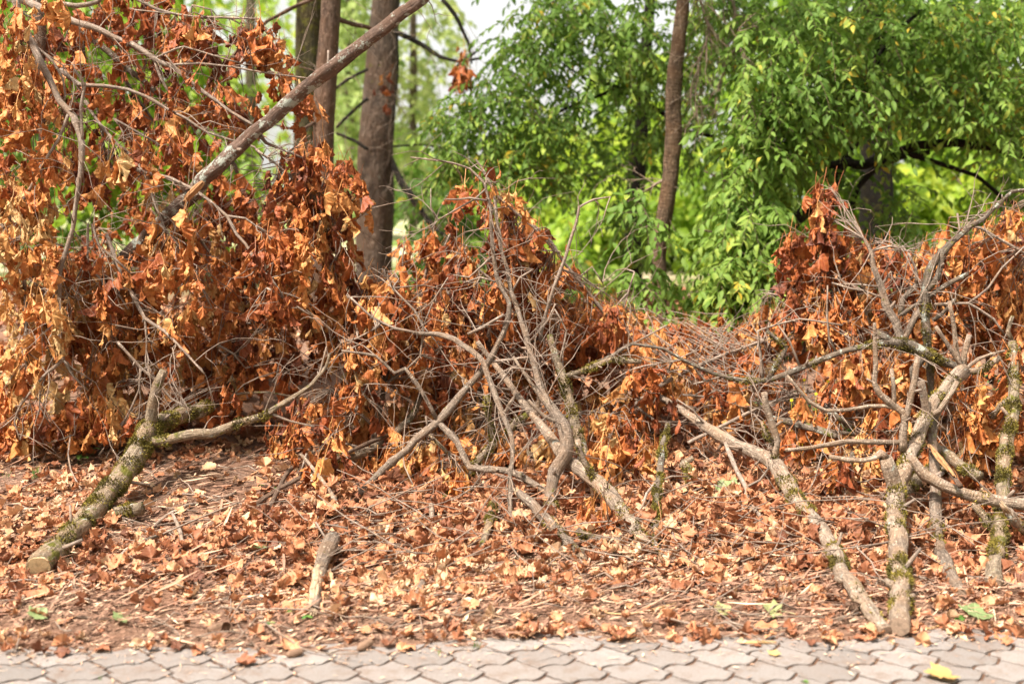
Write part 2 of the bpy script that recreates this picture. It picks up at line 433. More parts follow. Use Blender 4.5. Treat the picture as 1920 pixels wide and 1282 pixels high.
def flat_noise(name, a, bcol, sc, rough=0.9, bs=0.3):
    m, nt, b, N, Lk = mat_new(name)
    tc = N('ShaderNodeTexCoord'); g = noise(nt, tc.outputs['Object'], sc, 6, 0.7).outputs[0]
    Lk(mix(nt, step_node(nt, g, 0.3, 0.7), a, bcol), b.inputs['Base Color']); b.inputs['Roughness'].default_value = rough
    bump(nt, b, g, bs, 0.01); return m
M['lichenfl'] = flat_noise('grey_green_lichen', (0.38, 0.42, 0.34), (0.70, 0.72, 0.62), 120)
M['cone'] = flat_noise('pine_cone_scale', (0.16, 0.09, 0.055), (0.34, 0.21, 0.14), 60)
M['flower'] = flat_noise('yellow_petal', (0.80, 0.62, 0.02), (0.9, 0.75, 0.05), 60)

def ground_mat():
    m, nt, b, N, Lk = mat_new('forest_soil')
    tc = N('ShaderNodeTexCoord'); p = tc.outputs['Object']
    n1 = noise(nt, p, 3.5, 6, 0.7).outputs[0]; n2 = noise(nt, p, 55, 5, 0.75).outputs[0]; n3 = noise(nt, p, 160, 3, 0.7).outputs[0]
    c = mix(nt, step_node(nt, n2, 0.3, 0.75), (0.10, 0.058, 0.042), (0.40, 0.25, 0.18))
    c = mix(nt, step_node(nt, n1, 0.4, 0.65), c, (0.24, 0.13, 0.085))
    c = mix(nt, step_node(nt, n3, 0.60, 0.70), c, (0.50, 0.31, 0.21))
    sx = N('ShaderNodeSeparateXYZ'); Lk(p, sx.inputs[0])
    far = step_node(nt, math_node(nt, 'ADD', sx.outputs[1], math_node(nt, 'MULTIPLY', n1, 6)), 15, 20)
    n4 = noise(nt, p, 0.35, 4).outputs[0]
    gc = mix(nt, step_node(nt, n4, 0.4, 0.62), (0.14, 0.22, 0.04), (0.60, 0.52, 0.36))
    c = mix(nt, far, c, gc)
    Lk(c, b.inputs['Base Color']); b.inputs['Roughness'].default_value = 0.95; b.inputs['Specular IOR Level'].default_value = 0.1
    bump(nt, b, math_node(nt, 'ADD', n2, math_node(nt, 'MULTIPLY', n3, 0.5)), 0.8, 0.02)
    return m
M['ground'] = ground_mat()
def paver_mat():
    m, nt, b, N, Lk = mat_new('concrete_paver')
    tc = N('ShaderNodeTexCoord'); p = tc.outputs['Object']
    n1 = noise(nt, p, 4, 4).outputs[0]; n2 = noise(nt, p, 130, 4, 0.8).outputs[0]; n3 = noise(nt, p, 320, 2, 0.8).outputs[0]
    t = attr(nt, 'tint').outputs['Fac']
    c = mix(nt, t, (0.275, 0.246, 0.232), (0.41, 0.366, 0.348))
    c = mix(nt, math_node(nt, 'MULTIPLY', step_node(nt, n1, 0.4, 0.7), 0.5), c, (0.30, 0.24, 0.21))
    c = mix(nt, math_node(nt, 'MULTIPLY', step_node(nt, n2, 0.45, 0.72), 0.7), c, (0.19, 0.15, 0.135))
    c = mix(nt, math_node(nt, 'MULTIPLY', step_node(nt, n3, 0.62, 0.72), 0.6), c, (0.56, 0.49, 0.455))
    n4 = noise(nt, p, 11, 6, 0.75).outputs[0]
    c = mix(nt, math_node(nt, 'MULTIPLY', step_node(nt, n4, 0.50, 0.66), 0.62), c, (0.23, 0.155, 0.115))
    Lk(c, b.inputs['Base Color']); b.inputs['Roughness'].default_value = 0.9; b.inputs['Specular IOR Level'].default_value = 0.15
    bump(nt, b, math_node(nt, 'ADD', n2, n3), 0.9, 0.006)
    return m
M['paver'] = paver_mat()
M['joint'] = flat_noise('joint_soil', (0.045, 0.024, 0.015), (0.17, 0.085, 0.048), 45, 0.95, 0.6)
M['debris'] = leaf_mat('needle_and_twig_litter', [(0, (0.15, 0.08, 0.055)), (0.5, (0.38, 0.21, 0.14)), (0.85, (0.60, 0.40, 0.27)), (1, (0.78, 0.60, 0.42))], 0, 0.8, (0.5, 0.4, 0.3), 0.0)
# ------------------------------------------------------------------ the ground and the pavement
def build_ground():
    xs = np.unique(np.concatenate([np.linspace(-90, -8, 40), np.linspace(-8, 8, 220), np.linspace(8, 90, 40)]))
    ys = np.unique(np.concatenate([np.linspace(3.9, 9.5, 170), np.linspace(9.5, 25, 60), np.linspace(25, 140, 40)]))
    X, Y = np.meshgrid(xs, ys)
    Z = gz(X, Y) - 0.03 * sstep(0.0, -0.25, Y - yedge(X)) + 0.012 * (rs.rand(*X.shape) - .5) * (Y < 12)
    a = Acc(); nx, ny = len(xs), len(ys)
    i = np.arange(ny - 1)[:, None] * nx + np.arange(nx - 1)[None]
    q = np.stack([i, i + 1, i + nx + 1, i + nx], -1).reshape(-1)
    a.add(np.stack([X, Y, Z], -1), q, [4] * ((nx - 1) * (ny - 1)))
    tag(a.build('ground', M['ground']), kind='structure')
    # bed under the pavers, reaching well behind the camera
    b = Acc()
    b.add([(-30, -12, -0.008), (30, -12, -0.008), (30, 4.75, -0.008), (-30, 4.75, -0.008)], [0, 1, 2, 3], [4])
    tag(b.build('paving_bed', M['joint']), kind='structure')

def build_pavement():
    a = Acc(); Wd, Pp, A = 0.222, 0.131, 0.021
    n = 12; r = np.random.RandomState(3)
    def line(k, x):
        ph = 2 * math.pi * x / Wd + k * math.pi
        return k * Pp + A * (np.cos(ph) + 0.22 * np.cos(3 * ph)) + 0.013 * np.sin(ph * 2 + .2) + 0.004 * np.sin(ph * 4 + 1)
    for k in range(4, 36):
        for j in range(-24, 24):
            xc = (j + (0.5 if k % 2 == 0 else 0.0)) * Wd        # the wide middle
            if k * Pp > yedge(xc) + 0.12: continue
            x0 = xc - Wd / 2; xs = np.linspace(x0, x0 + Wd, n + 1)
            lo, hi = line(k, xs), line(k + 1, xs)
            xs_lo = xs.copy(); xs_hi = xs.copy()
            sk = 0.010
            pts = [(x, y) for x, y in zip(xs, lo)]
            e = [(xs[-1] + 0.016, (lo[-1] * .6 + hi[-1] * .4)), (xs[-1] - 0.014, (lo[-1] * .3 + hi[-1] * .7))]
            s_ = [(x0 - 0.014, (lo[0] * .3 + hi[0] * .7)), (x0 + 0.016, (lo[0] * .6 + hi[0] * .4))]
            poly = np.array(pts + e + [(x, y) for x, y in zip(xs[::-1], hi[::-1])] + s_)
            c = poly.mean(0); m = len(poly)
            d = np.roll(poly, -1, 0) - np.roll(poly, 1, 0); nn = np.stack([d[:, 1], -d[:, 0]], -1); nn /= np.linalg.norm(nn, axis=1)[:, None] + 1e-9
            dz = r.uniform(-.0012, .0012); tx, ty = r.uniform(-.008, .008, 2)
            wob = 0.0028 * r.randn(m, 1)
            o1 = poly - nn * (0.0050 + np.abs(wob)); o2 = poly - nn * (0.0074 + np.abs(wob))
            zz = lambda p, h: dz + h + (p[:, 0] - c[0]) * tx + (p[:, 1] - c[1]) * ty
            V = np.concatenate([np.c_[o1, np.full(m, -0.03)], np.c_[o1, zz(o1, -0.0018)], np.c_[o2, zz(o2, 0)]])
            i = np.arange(m); i2 = (i + 1) % m
            q = np.concatenate([np.stack([i, i2, m + i2, m + i], -1).ravel(), np.stack([m + i, m + i2, 2 * m + i2, 2 * m + i], -1).ravel(), 2 * m + i])
            a.add(V, q, [4] * (2 * m) + [m], tint=np.full(3 * m, r.rand()))
    tag(a.build('pavement', M['paver'], smooth=False), kind='structure')

# ------------------------------------------------------------------ branch builder
def parse(s, ref=None, thin=True):
    """'x,y,r[,Y]' points (photo pixels, radius in pixels, distance; g = lying on the ground) -> points and radii in metres"""
    raw = [q.split(',') for q in s.split()]
    px = np.array([[float(q[0]), float(q[1])] for q in raw]); r = np.array([float(q[2]) for q in raw])
    if thin: r = np.where(r < 11, r * (0.74 + 0.26 * np.clip((r - 6) / 5, 0, 1)), r)
    n = len(raw); Y = np.full(n, np.nan)
    for i, q in enumerate(raw):
        if len(q) > 3:
            if q[3][0] == 'g':
                g = G(px[i, 0], px[i, 1]); rr = r[i] * g[1] / F
                g = G(px[i, 0], px[i, 1], rr * float(q[3][1:] or 0.7)); Y[i] = g[1]
            else: Y[i] = float(q[3])
    if ref is not None and np.isnan(Y[0]):
        rp, rY, rpts = ref
        k = np.argmin(np.hypot(*(rp - px[0]).T)); Y[0] = rY[k]
        if np.hypot(*(rp[k] - px[0])) < 14: px[0] = rp[k]
    if np.isnan(Y).all(): Y[0] = 6.0
    s_ = np.concatenate([[0], np.cumsum(np.hypot(*np.diff(px, axis=0).T))])
    ok = ~np.isnan(Y); Y = np.interp(s_, s_[ok], Y[ok])
    pts = np.array([P(px[i, 0], px[i, 1], Y[i]) for i in range(n)])
    for i in range(n):                                   # nothing lies under the soil
        pts[i, 2] = max(pts[i, 2], gz(pts[i, 0], pts[i, 1]) + 0.2 * r[i] * Y[i] / F)
    return px, Y, pts, r * Y / F

def proj(p):
    a = math.radians(PITCH); q = p - np.array([0, 0, CAM_Z])
    f = q[..., 1] * math.cos(a) - q[..., 2] * math.sin(a); u = q[..., 1] * math.sin(a) + q[..., 2] * math.cos(a)
    return np.stack([960 + F * q[..., 0] / f, 641 - F * u / f], -1)

def wiggle(p, r, amp, seed):
    rr = np.random.RandomState(seed); n = len(p)
    if n < 4: return p
    w = rr.randn(n, 3); k = np.array([.25, .5, .25])
    for _ in range(2): w = np.stack([np.convolve(np.pad(w[:, i], 1, 'edge'), k, 'valid') for i in range(3)], -1)
    w[0] = 0
    return p + w * r[:, None] * amp

SEED = [1]
def limb(acc, pts, rad, knob=0.1, wig=0.35, sides=None):
    SEED[0] += 1; mr = max(rad)
    step = 0.03 if mr > 0.02 else (0.045 if mr > 0.008 else 0.06)
    p, r = smooth_path(pts, rad, step) if mr < .07 else smooth_path(pts, rad, .16, 0.0)
    p = wiggle(p, r, wig if mr < .02 else wig * .5, SEED[0])
    s = sides or (14 if mr > 0.03 else 10 if mr > 0.012 else 6 if mr > 0.006 else 5)
    tube(acc, p, r, s, knob, True, SEED[0])
    return p, r

def rough_twig(acc, a, d, ln, r0, rr, droop=0.25, kids=1, out=None):
    """a crooked little side shoot from a along d"""
    n = 5; d = d / (np.linalg.norm(d) + 1e-9); p = [a]
    for i in range(n):
        d = d + rr.randn(3) * 0.22 + np.array([0, 0, -droop * 0.25]); d /= np.linalg.norm(d)
        q = p[-1] + d * ln / n
        q[2] = max(q[2], gz(q[0], q[1]) + 0.01)
        p.append(q)
    p = np.array(p); r = np.linspace(r0, r0 * 0.35, n + 1)
    SEED[0] += 1; tube(acc, p, r, 4 if r0 < .003 else 5, 0.15, False, SEED[0])
    if out is not None: out.append(p)
    for _ in range(kids):
        i = rr.randint(1, n); dd = (p[i] - p[i - 1]); dd = dd / np.linalg.norm(dd) + rr.randn(3) * 0.7
        rough_twig(acc, p[i], dd, ln * rr.uniform(.3, .55), r0 * 0.6, rr, droop, kids - 1, out)

def moss_on(acc, p, r, spans, rr):
    t, N, B = frames(p); L = np.concatenate([[0], np.cumsum(np.linalg.norm(np.diff(p, axis=0), axis=1))]); tot = L[-1]
    for (t0, t1, dens) in spans:
        ra = np.interp((t0 + t1) / 2 * tot, L, r)
        n = int(dens * 56000 * 2 * math.pi * ra * (t1 - t0) * tot)
        s = rr.uniform(t0, t1, n) * tot; th = rr.rand(n) * 2 * math.pi
        ph = rr.rand(3) * 6.28
        cl = np.sin(s * 38 + ph[0] + 1.5 * np.sin(th + ph[2])) + np.sin(th * 2 + s * 15 + ph[1]) + 0.6 * rr.randn(n)
        k = cl > -0.1; s, th = s[k], th[k]
        if not len(s): continue
        c = np.stack([np.interp(s, L, p[:, i]) for i in range(3)], -1); rad = np.interp(s, L, r)
        Ni = np.stack([np.interp(s, L, N[:, i]) for i in range(3)], -1); Bi = np.stack([np.interp(s, L, B[:, i]) for i in range(3)], -1)
        nr = np.cos(th)[:, None] * Ni + np.sin(th)[:, None] * Bi
        a = c + nr * rad[:, None] * 0.97
        d = nr + rr.randn(len(s), 3) * 0.6 + [0, 0, 0.15]; d /= np.linalg.norm(d, axis=1)[:, None]
        sz = rr.uniform(.006, .017, len(s)) * (0.8 + 0.4 * np.sin(s * 38 + ph[0]))
        sd = np.cross(d, rr.randn(len(s), 3)); sd /= np.linalg.norm(sd, axis=1)[:, None]
        V = np.stack([a - sd * 0.0028, a + sd * 0.0028, a + d * sz[:, None] + sd * 0.0012, a + d * sz[:, None] - sd * 0.0012], 1)
        m = len(s); hue = np.clip(0.5 + 0.22 * np.sin(s * 21 + ph[1]) + 0.2 * rr.randn(m), 0, 1)
        acc.add(V.reshape(-1, 3), np.arange(4 * m), [4] * m, tint=np.repeat(hue, 4))

def hang_leaves(acc, anchors, rr, tint, size=(.075, .14), per=(3, 8), spread=1.0):
    """withered maple leaves hanging from shoot tips in drooping bunches"""
    A, X, Nn, S, T = [], [], [], [], []
    for a in anchors:
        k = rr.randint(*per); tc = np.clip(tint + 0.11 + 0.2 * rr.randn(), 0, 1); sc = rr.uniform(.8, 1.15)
        for i in range(k):
            az = rr.rand() * 6.283; o = np.array([math.cos(az), math.sin(az), 0])
            drop = rr.uniform(-.02, .17) * sc
            A.append(a + o * rr.uniform(.01, .085) * spread + [0, 0, -drop])
            X.append(o * rr.uniform(.0, .7) + rr.randn(3) * 0.18 + [0, 0, -1.0])
            Nn.append(-o + rr.randn(3) * 0.45); S.append(rr.uniform(*size) * sc); T.append(np.clip(tc + 0.11 * rr.randn(), 0, 1))
    if not A: return
    A, X, Nn, S, T = map(np.array, (A, X, Nn, S, T))
    low = A[:, 2] - S * 0.8; g = gz(A[:, 0], A[:, 1]) + 0.02
    A[:, 2] += np.maximum(0, g - low)
    R = basis(X, Nn, S); R[:, :, 0] *= rr.uniform(.6, .95, len(A))[:, None]; k = rr.randint(0, len(HANG), len(A))
    for i in range(len(HANG)):
        q = k == i
        inst(acc, HANG[i], R[q], A[q], tint=T[q])

def in_clump(c, rr):
    cx, cy, rx, ry, Y, dY, n = c[:7]; out = []
    for _ in range(int(n)):
        while True:
            u = rr.uniform(-1, 1, 2)
            if u @ u <= 1: break
        out.append(P(cx + u[0] * rx, cy + u[1] * ry - 22, Y + dY * rr.uniform(-1, 1)))
    return out

def cut_disc(p, r, end, parent, mat='wood', label=None):
    i, j = (0, 1) if end == 's' else (-1, -2)
    d = p[i] - p[j]; d /= np.linalg.norm(d)
    up = np.array([0, 0, 1.0]) if abs(d[2]) < .9 else np.array([1.0, 0, 0])
    u = np.cross(d, up); u /= np.linalg.norm(u); v = np.cross(d, u); R = r[i]
    th = np.arange(20) * 2 * math.pi / 20; q = 1 + 0.05 * np.sin(2 * th + 1) + 0.03 * np.sin(5 * th)
    rim = (np.cos(th) * q)[:, None] * u + (np.sin(th) * q)[:, None] * v
    a = Acc(); V = np.concatenate([p[i] + rim * R * 0.97 - d * 0.004, p[i] + rim * R * 0.95 + d * 0.004, [p[i] + d * 0.005]])
    k = np.arange(20); k2 = (k + 1) % 20
    lo = np.concatenate([np.stack([k, k2, 20 + k2, 20 + k], -1).ravel(), np.stack([20 + k, 20 + k2, np.full(20, 40)], -1).ravel()])
    bk = np.concatenate([np.c_[np.cos(th) * .05, np.sin(th) * .05, np.zeros(20)]] * 2 + [np.zeros((1, 3))])
    a.add(V, lo, [4] * 20 + [3] * 20, bk=bk)
    o = a.build('cut_face', M[mat], parent, smooth=False)
    if label: o['label'] = label

def splinter(p, r, end, parent, mat='wood', ln=3.0, n=9):
    i, j = (0, min(3, len(p) - 1)) if end == 's' else (-1, -min(4, len(p)))
    d = p[i] - p[j]; d /= np.linalg.norm(d) + 1e-9; R = r[i]; rr = np.random.RandomState(int(abs(p[0][0]) * 1000)); a = Acc()
    for k in range(n):
        o = rr.randn(3); o -= d * (o @ d); o /= np.linalg.norm(o); o *= R * rr.uniform(.2, .75)
        l = R * ln * rr.uniform(.35, 1.0)
        q = np.array([p[i] + o - d * R, p[i] + o + d * l * .5, p[i] + o * 1.1 + d * l])
        tube(a, q, np.array([R * .42, R * .30, R * .06]), 5, 0.2, True, k)
    a.build('splintered_end', M[mat], parent)

def branch(name, label, cat, group, mat, main, subs=(), moss=(), cut='', splint='', clumps=(), tw=0, tint=.5, twl=.3, submoss=(), twmat='twig', cutmat='cut_fresh', baremat='wood', per=(3, 8), link=0.75, size=(.075, .155), bare=None):
    rr = np.random.RandomState(abs(hash_(label)) % 99991)
    px, Y, pts, rad = parse(main)
    single = not (subs or moss or cut or splint or clumps or tw or bare)
    acc = Acc(); p, r = limb(acc, pts, rad)
    base = pts[np.argmin(pts[:, 2])]
    if single:
        return tag(acc.build(name, M[mat], base=base), label, cat, group)
    root = tag(empty(name, base), label, cat, group)
    acc.build('stem', M[mat], root)
    spx = proj(p); refs = [(spx, p[:, 1], p)]
    stems = [(p, r)]
    for s in subs:
        sm = mat; nm = 'side_branch'; sp = False
        if s[0] in '!~^':
            sp = s[0] == '!'; sm = {'!': mat, '~': 'twig', '^': 'mossy'}[s[0]]; s = s[1:]
        allref = (np.concatenate([q[0] for q in refs]), np.concatenate([q[1] for q in refs]), None)
        _, _, pt, ra = parse(s, allref)
        a = Acc(); q, rq = limb(a, pt, ra); o = a.build(nm, M[sm], root)
        if sp: splinter(q, rq, 'e', o)
        refs.append((proj(q), q[:, 1], q)); stems.append((q, rq))
    if moss or submoss:
        a = Acc()
        if moss: moss_on(a, p, r, moss, rr)
        for i, t0, t1, dn in submoss: moss_on(a, *stems[1 + i], [(t0, t1, dn)], rr)
        a.build('moss', M['moss'], root, smooth=False)
    for c in cut: cut_disc(p, r, c, root, cutmat)
    for c in splint: splinter(p, r, c, root, baremat)
    if bare:
        bx, bY, bp, br = parse(bare); a = Acc(); q, rq = smooth_path(bp, br, .03)
        for k in range(8):                                # torn fibres side by side
            o = rr.randn(3); o /= np.linalg.norm(o); i0 = rr.randint(0, max(1, len(q) // 4)); i1 = len(q) - rr.randint(0, max(1, len(q) // 3))
            qq = q[i0:i1] + o * rq[i0:i1, None] * rr.uniform(.3, .62); rk = rq[i0:i1] * rr.uniform(.28, .55) * np.sin(np.linspace(.35, 2.8, i1 - i0)) ** .5
            if i1 - i0 > 2: SEED[0] += 1; tube(a, wiggle(qq, rk, .3, SEED[0]), rk, 7, .25, True, SEED[0])
        a.build('bare_wood', M[baremat], root)
    anchors = []
    for c in clumps: anchors += in_clump(c, rr)
    if tw or (anchors and link):
        a = Acc()
        allp = np.concatenate([q for q, _ in stems]); allr = np.concatenate([q for _, q in stems])
        ends = []
        for q, rq in stems:                              # snapped-off shoots and knots
            L = len(q)
            for _ in range(int(L * 0.07) + 1):
                i = rr.randint(1, max(2, L - 1))
                if rq[i] < .005 or L < 6: continue
                tg = q[min(i + 1, L - 1)] - q[i - 1]; tg /= np.linalg.norm(tg) + 1e-9
                d = rr.randn(3); d -= tg * (d @ tg); d = d / (np.linalg.norm(d) + 1e-9) + tg * .5
                h = rq[i] * rr.uniform(1.3, 3.2) + .004; R = min(rq[i] * rr.uniform(.22, .45), .008)
                SEED[0] += 1; tube(a, np.array([q[i], q[i] + d * h * .6, q[i] + d * h]), np.array([R * 1.5, R, R * .8]), 6, .25, True, SEED[0])
        for _ in range(int(tw * 1.7)):
            i = rr.randint(len(allp) // 6, len(allp) - 1)
            tg = allp[min(i + 1, len(allp) - 1)] - allp[i - 1]; tg = tg / (np.linalg.norm(tg) + 1e-9)
            d = tg * 0.6 + rr.randn(3) * 0.75
            rough_twig(a, allp[i], d, twl * rr.uniform(.4, 1.9), min(rr.uniform(.0020, .0042), allr[i] * .7 + .0008), rr, 0.3, 1 if rr.rand() < .6 else 2, ends)
        for q in anchors:
            if rr.rand() > link: continue
            dd = np.linalg.norm(allp - q - [0, 0, 0.12], axis=1); i = np.argmin(dd)
            b = allp[i]; ln = np.linalg.norm(q - b)
            if ln > 0.75: b = q + (b - q) * 0.5 / ln + rr.randn(3) * 0.06
            m1 = b * .6 + q * .4 + rr.randn(3) * 0.05 * min(ln, .6) + [0, 0, .05 * min(ln, .6)]; m2 = b * .2 + q * .8 + rr.randn(3) * 0.05 * min(ln, .6) + [0, 0, .05 * min(ln, .6)]
            pp, rr_ = smooth_path(np.array([b, m1, m2, q]), np.array([.0034, .0028, .0022, .0015]), 0.06)
            SEED[0] += 1; tube(a, pp, rr_, 4, 0.15, False, SEED[0])
        if a.n: a.build('twigs', M[twmat], root)
    if anchors:
        a = Acc()
        hang_leaves(a, anchors, rr, tint, size, per)
        a.build('dry_leaves', M['dry'], root)
    return root

def hash_(s):
    h = 7
    for ch in s: h = (h * 131 + ord(ch)) % 1000000007
    return h

# ------------------------------------------------------------------ living trees
def green_crown(root, clumps, mat='green', leaf=GREEN, size=(.058, .108), per=14, tint=.45, tsd=.22, spray=.38, twigs=True, droop=.45, name='crown', nup=1.0, twmat='brown', dens=1.25):
    rr = np.random.RandomState(hash_(root.get('label', name)) % 99991)
    A, X, Nn, S, T = [], [], [], [], []; tb = Acc()
    for c in clumps:
        cx, cy, rx, ry, Y, dY, n = c[:7]; tt = (c[7] if len(c) > 7 else tint) + (.09 if mat == 'green' else 0)
        for _ in range(int(n * dens)):
            while True:
                u = rr.uniform(-1, 1, 2)
                if u @ u <= 1: break
            a = P(cx + u[0] * rx, cy + u[1] * ry, Y + dY * rr.uniform(-1, 1))
            az = rr.rand() * 6.283 if rr.rand() < .4 else rr.normal(-1.57, .9)
            d = np.array([math.cos(az), math.sin(az), rr.uniform(-.7, .25)]); d /= np.linalg.norm(d)
            ln = spray * rr.uniform(.6, 1.25); sh = np.clip(tt + tsd * .6 * rr.randn(), 0, 1)
            pts = [a + d * ln * s + np.array([0, 0, -droop * ln * s * s]) for s in np.linspace(0, 1, per)]
            if twigs: tube(tb, np.array(pts)[::2], np.linspace(.003, .0012, len(pts[::2])), 3, 0, False)
            for i in range(per):
                sd = 1 if i % 2 else -1
                tg = d + np.array([0, 0, -droop * 2 * i / per]); side = np.cross(tg, [0, 0, 1.0]) * sd
                A.append(pts[i]); X.append(tg * .6 + side * rr.uniform(.5, 1.1) + rr.randn(3) * .25 + [0, 0, -.2])
                Nn.append(np.array([0, 0, nup]) + rr.randn(3) * .5); S.append(rr.uniform(*size)); T.append(np.clip(sh + tsd * .5 * rr.randn() + (0.45 if rr.rand() < .006 else 0), 0, 1))
    A, X, Nn, S, T = map(np.array, (A, X, Nn, S, T))
    R = basis(X, Nn, S); k = rr.randint(0, len(leaf), len(A)); acc = Acc()
    for i in range(len(leaf)):
        q = k == i; inst(acc, leaf[i], R[q], A[q], tint=T[q])
    o = acc.build(name, M[mat], root)
    if twigs: tb.build('twigs', M[twmat], root)
    return o

def tree(name, label, group, mat, trunk, limbs=(), crowns=(), limbmat=None, tw=0, twl=.5, category='tree', twname='dead_twigs', twm='twig', twr=.0026):
    px, Y, pts, rad = parse(trunk, None, False)
    base = pts[np.argmin(pts[:, 2])]; base = np.array([base[0], base[1], gz(base[0], base[1])])
    root = tag(empty(name, base), label, category, group)
    a = Acc(); p, r = limb(a, pts, rad, 0.06, 0.12, 16); a.build('trunk', M[mat], root)
    refs = [(proj(p), p[:, 1], p)]; st = []
    for s in limbs:
        allref = (np.concatenate([q[0] for q in refs]), np.concatenate([q[1] for q in refs]), None)
        _, _, pt, ra = parse(s, allref)
        a = Acc(); q, rq = limb(a, pt, ra); a.build('limb', M[limbmat or mat], root)
        refs.append((proj(q), q[:, 1], q)); st.append((q, rq))
    if tw:
        rr = np.random.RandomState(hash_(label) % 9999); a = Acc(); allp = np.concatenate([q for q, _ in st])
        for _ in range(tw):
            i = rr.randint(2, len(allp) - 1); d = allp[i] - allp[i - 1]; d = d / (np.linalg.norm(d) + 1e-9) + rr.randn(3) * .6
            rough_twig(a, allp[i], d, twl * rr.uniform(.4, 1.3), twr, rr, .7, 2)
        a.build(twname, M[twm], root)
    for c in crowns: green_crown(root, **c)
    return root
build_ground(); build_pavement()

# ------------------------------------------------------------------ litter that nobody could count
def litter():
    r = np.random.RandomState(21)
    def scatter(n, x0, x1, y0, y1, dens):
        out = []
        while len(out) < n:
            x = r.uniform(x0, x1, n); y = r.uniform(y0, y1, n)
            k = r.rand(n) < dens(x, y); out += list(zip(x[k], y[k]))
        return np.array(out[:n])
    def dens(x, y):
        d = y - yedge(x)
        patch = 0.5 + 0.5 * np.sin(2.1 * x + 1.3 * y + .5) * np.sin(1.7 * y - 2.6 * x)
        f = 0.22 + 0.78 * sstep(0.0, 0.55, d)
        f *= 0.25 + 0.75 * sstep(0.2, 0.6, patch + 0.4 * (x > -0.8))
        f *= 1 - 0.45 * sstep(-.7, -1.3, x) * sstep(.9, .2, d)
        f *= 1 - 0.85 * np.exp(-(((x + 1.9) / 0.9) ** 2 + ((y - 6.3) / 0.45) ** 2))
        f *= 1 - 0.55 * np.exp(-(((x - 0.55) / 0.55) ** 2 + ((y - 4.4) / 0.2) ** 2))
        return f
    a = Acc()
    for n, x0, x1, y0, y1, s0, s1, up in ((6400, -3.6, 3.6, 4.15, 7.4, .04, .095, .035), (3200, -6, 6, 7.0, 12.5, .08, .13, .07), (8000, -3.4, 3.4, 4.1, 6.8, .02, .055, .025)):
        p = scatter(n, x0, x1, y0, y1, dens); m = len(p)
        z = gz(p[:, 0], p[:, 1]) + 0.008 + up * r.rand(m) ** 2 * sstep(.1, .8, p[:, 1] - yedge(p[:, 0]))
        az = r.rand(m) * 6.283
        X = np.c_[np.cos(az), np.sin(az), r.normal(0, .15, m)]
        Nn = np.c_[r.randn(m, 2) * 0.30, np.where(r.rand(m) < .75, 1, -1)]
        S = r.uniform(s0, s1, m); T = np.clip(0.55 + 0.15 * np.sin(1.9 * p[:, 0] - p[:, 1] * 2.3) + 0.25 * r.randn(m), 0, 1)
        R = basis(X, Nn, S); k = r.randint(0, len(LITTER), m)
        c = np.c_[p, z] - R[:, :, 1] * 0.4
        c[:, 2] = np.maximum(c[:, 2], gz(c[:, 0], c[:, 1]) + 0.006)
        for i in range(len(LITTER)):
            q = k == i; inst(a, LITTER[i], R[q], c[q], tint=T[q])
    m = 1500; x = r.uniform(-1.0, 3.0, m); y = yedge(x) + .75 + np.abs(r.normal(.35, .6, m))      # heaped, tipped leaves round the branch butts
    hump = np.clip(.5 + .5 * np.sin(4.3 * x + 2 * y) * np.sin(3.1 * y - 2 * x + 1), 0, 1)
    z = gz(x, y) + .02 + .13 * hump * r.rand(m) * sstep(.7, 1.4, y - yedge(x)); S = r.uniform(.06, .125, m); k = r.randint(0, len(HANG), m)
    R = basis(np.c_[r.randn(m, 2), r.normal(-.35, .5, m)], np.c_[r.randn(m, 2) * .6 + [0, -.3], np.ones(m)], S); T = np.clip(.48 + .2 * r.randn(m), 0, 1)
    c = np.c_[x, y, z]; tipz = c[:, 2] + R[:, 2, 1]; c[:, 2] += np.maximum(0, gz(x, y) + .01 - tipz)
    for i in range(len(HANG)):
        q = k == i; inst(a, HANG[i], R[q], c[q], tint=T[q])
    m = 130; x = r.uniform(-2.4, 2.4, m); y = yedge(x) + r.normal(-.01, .05, m); az = r.rand(m) * 6.28; k = r.randint(0, len(LITTER), m)
    R = basis(np.c_[np.cos(az), np.sin(az), np.zeros(m)], np.c_[r.randn(m, 2) * .2, np.ones(m)], r.uniform(.025, .075, m)); T = np.clip(.55 + .25 * r.randn(m), 0, 1)
    c = np.c_[x, y, np.maximum(gz(x, y), 0) + .012]
    for i in range(len(LITTER)):
        q = k == i; inst(a, LITTER[i], R[q], c[q], tint=T[q])
    tag(a.build('fallen_leaves', M['litter']), kind='stuff')
    b = Acc(); ST = simple_leaf(70, 0.034, 2, 0.6, 0.3); CH = simple_leaf(71, 0.16, 2, 0.4, 0.5)
    def dd(x, y): return 0.12 + 0.88 * sstep(-0.05, 0.25, y - yedge(x))
    for n, s0, s1, tm, y0, y1 in ((15000, .025, .10, ST, 4.1, 6.8), (2200, .10, .26, ST, 4.15, 6.6), (6500, .012, .045, CH, 4.1, 6.2)):
        p = scatter(n, -3.3, 3.3, y0, y1, dd); m = len(p); az = r.normal(0, .9, m)
        z = gz(p[:, 0], p[:, 1]) + 0.006 + 0.02 * r.rand(m)
        X = np.c_[np.cos(az), np.sin(az), r.normal(0, .1, m)]; Nn = np.c_[r.randn(m, 2) * .4, np.ones(m)]
        inst(b, tm, basis(X, Nn, r.uniform(s0, s1, m)), np.c_[p, z], tint=np.clip(.45 + .25 * r.randn(m), 0, 1))
    def strip(x, y): return np.where((y > yedge(x) - .04) & (y < yedge(x) + .75), 1.0, 0.0)
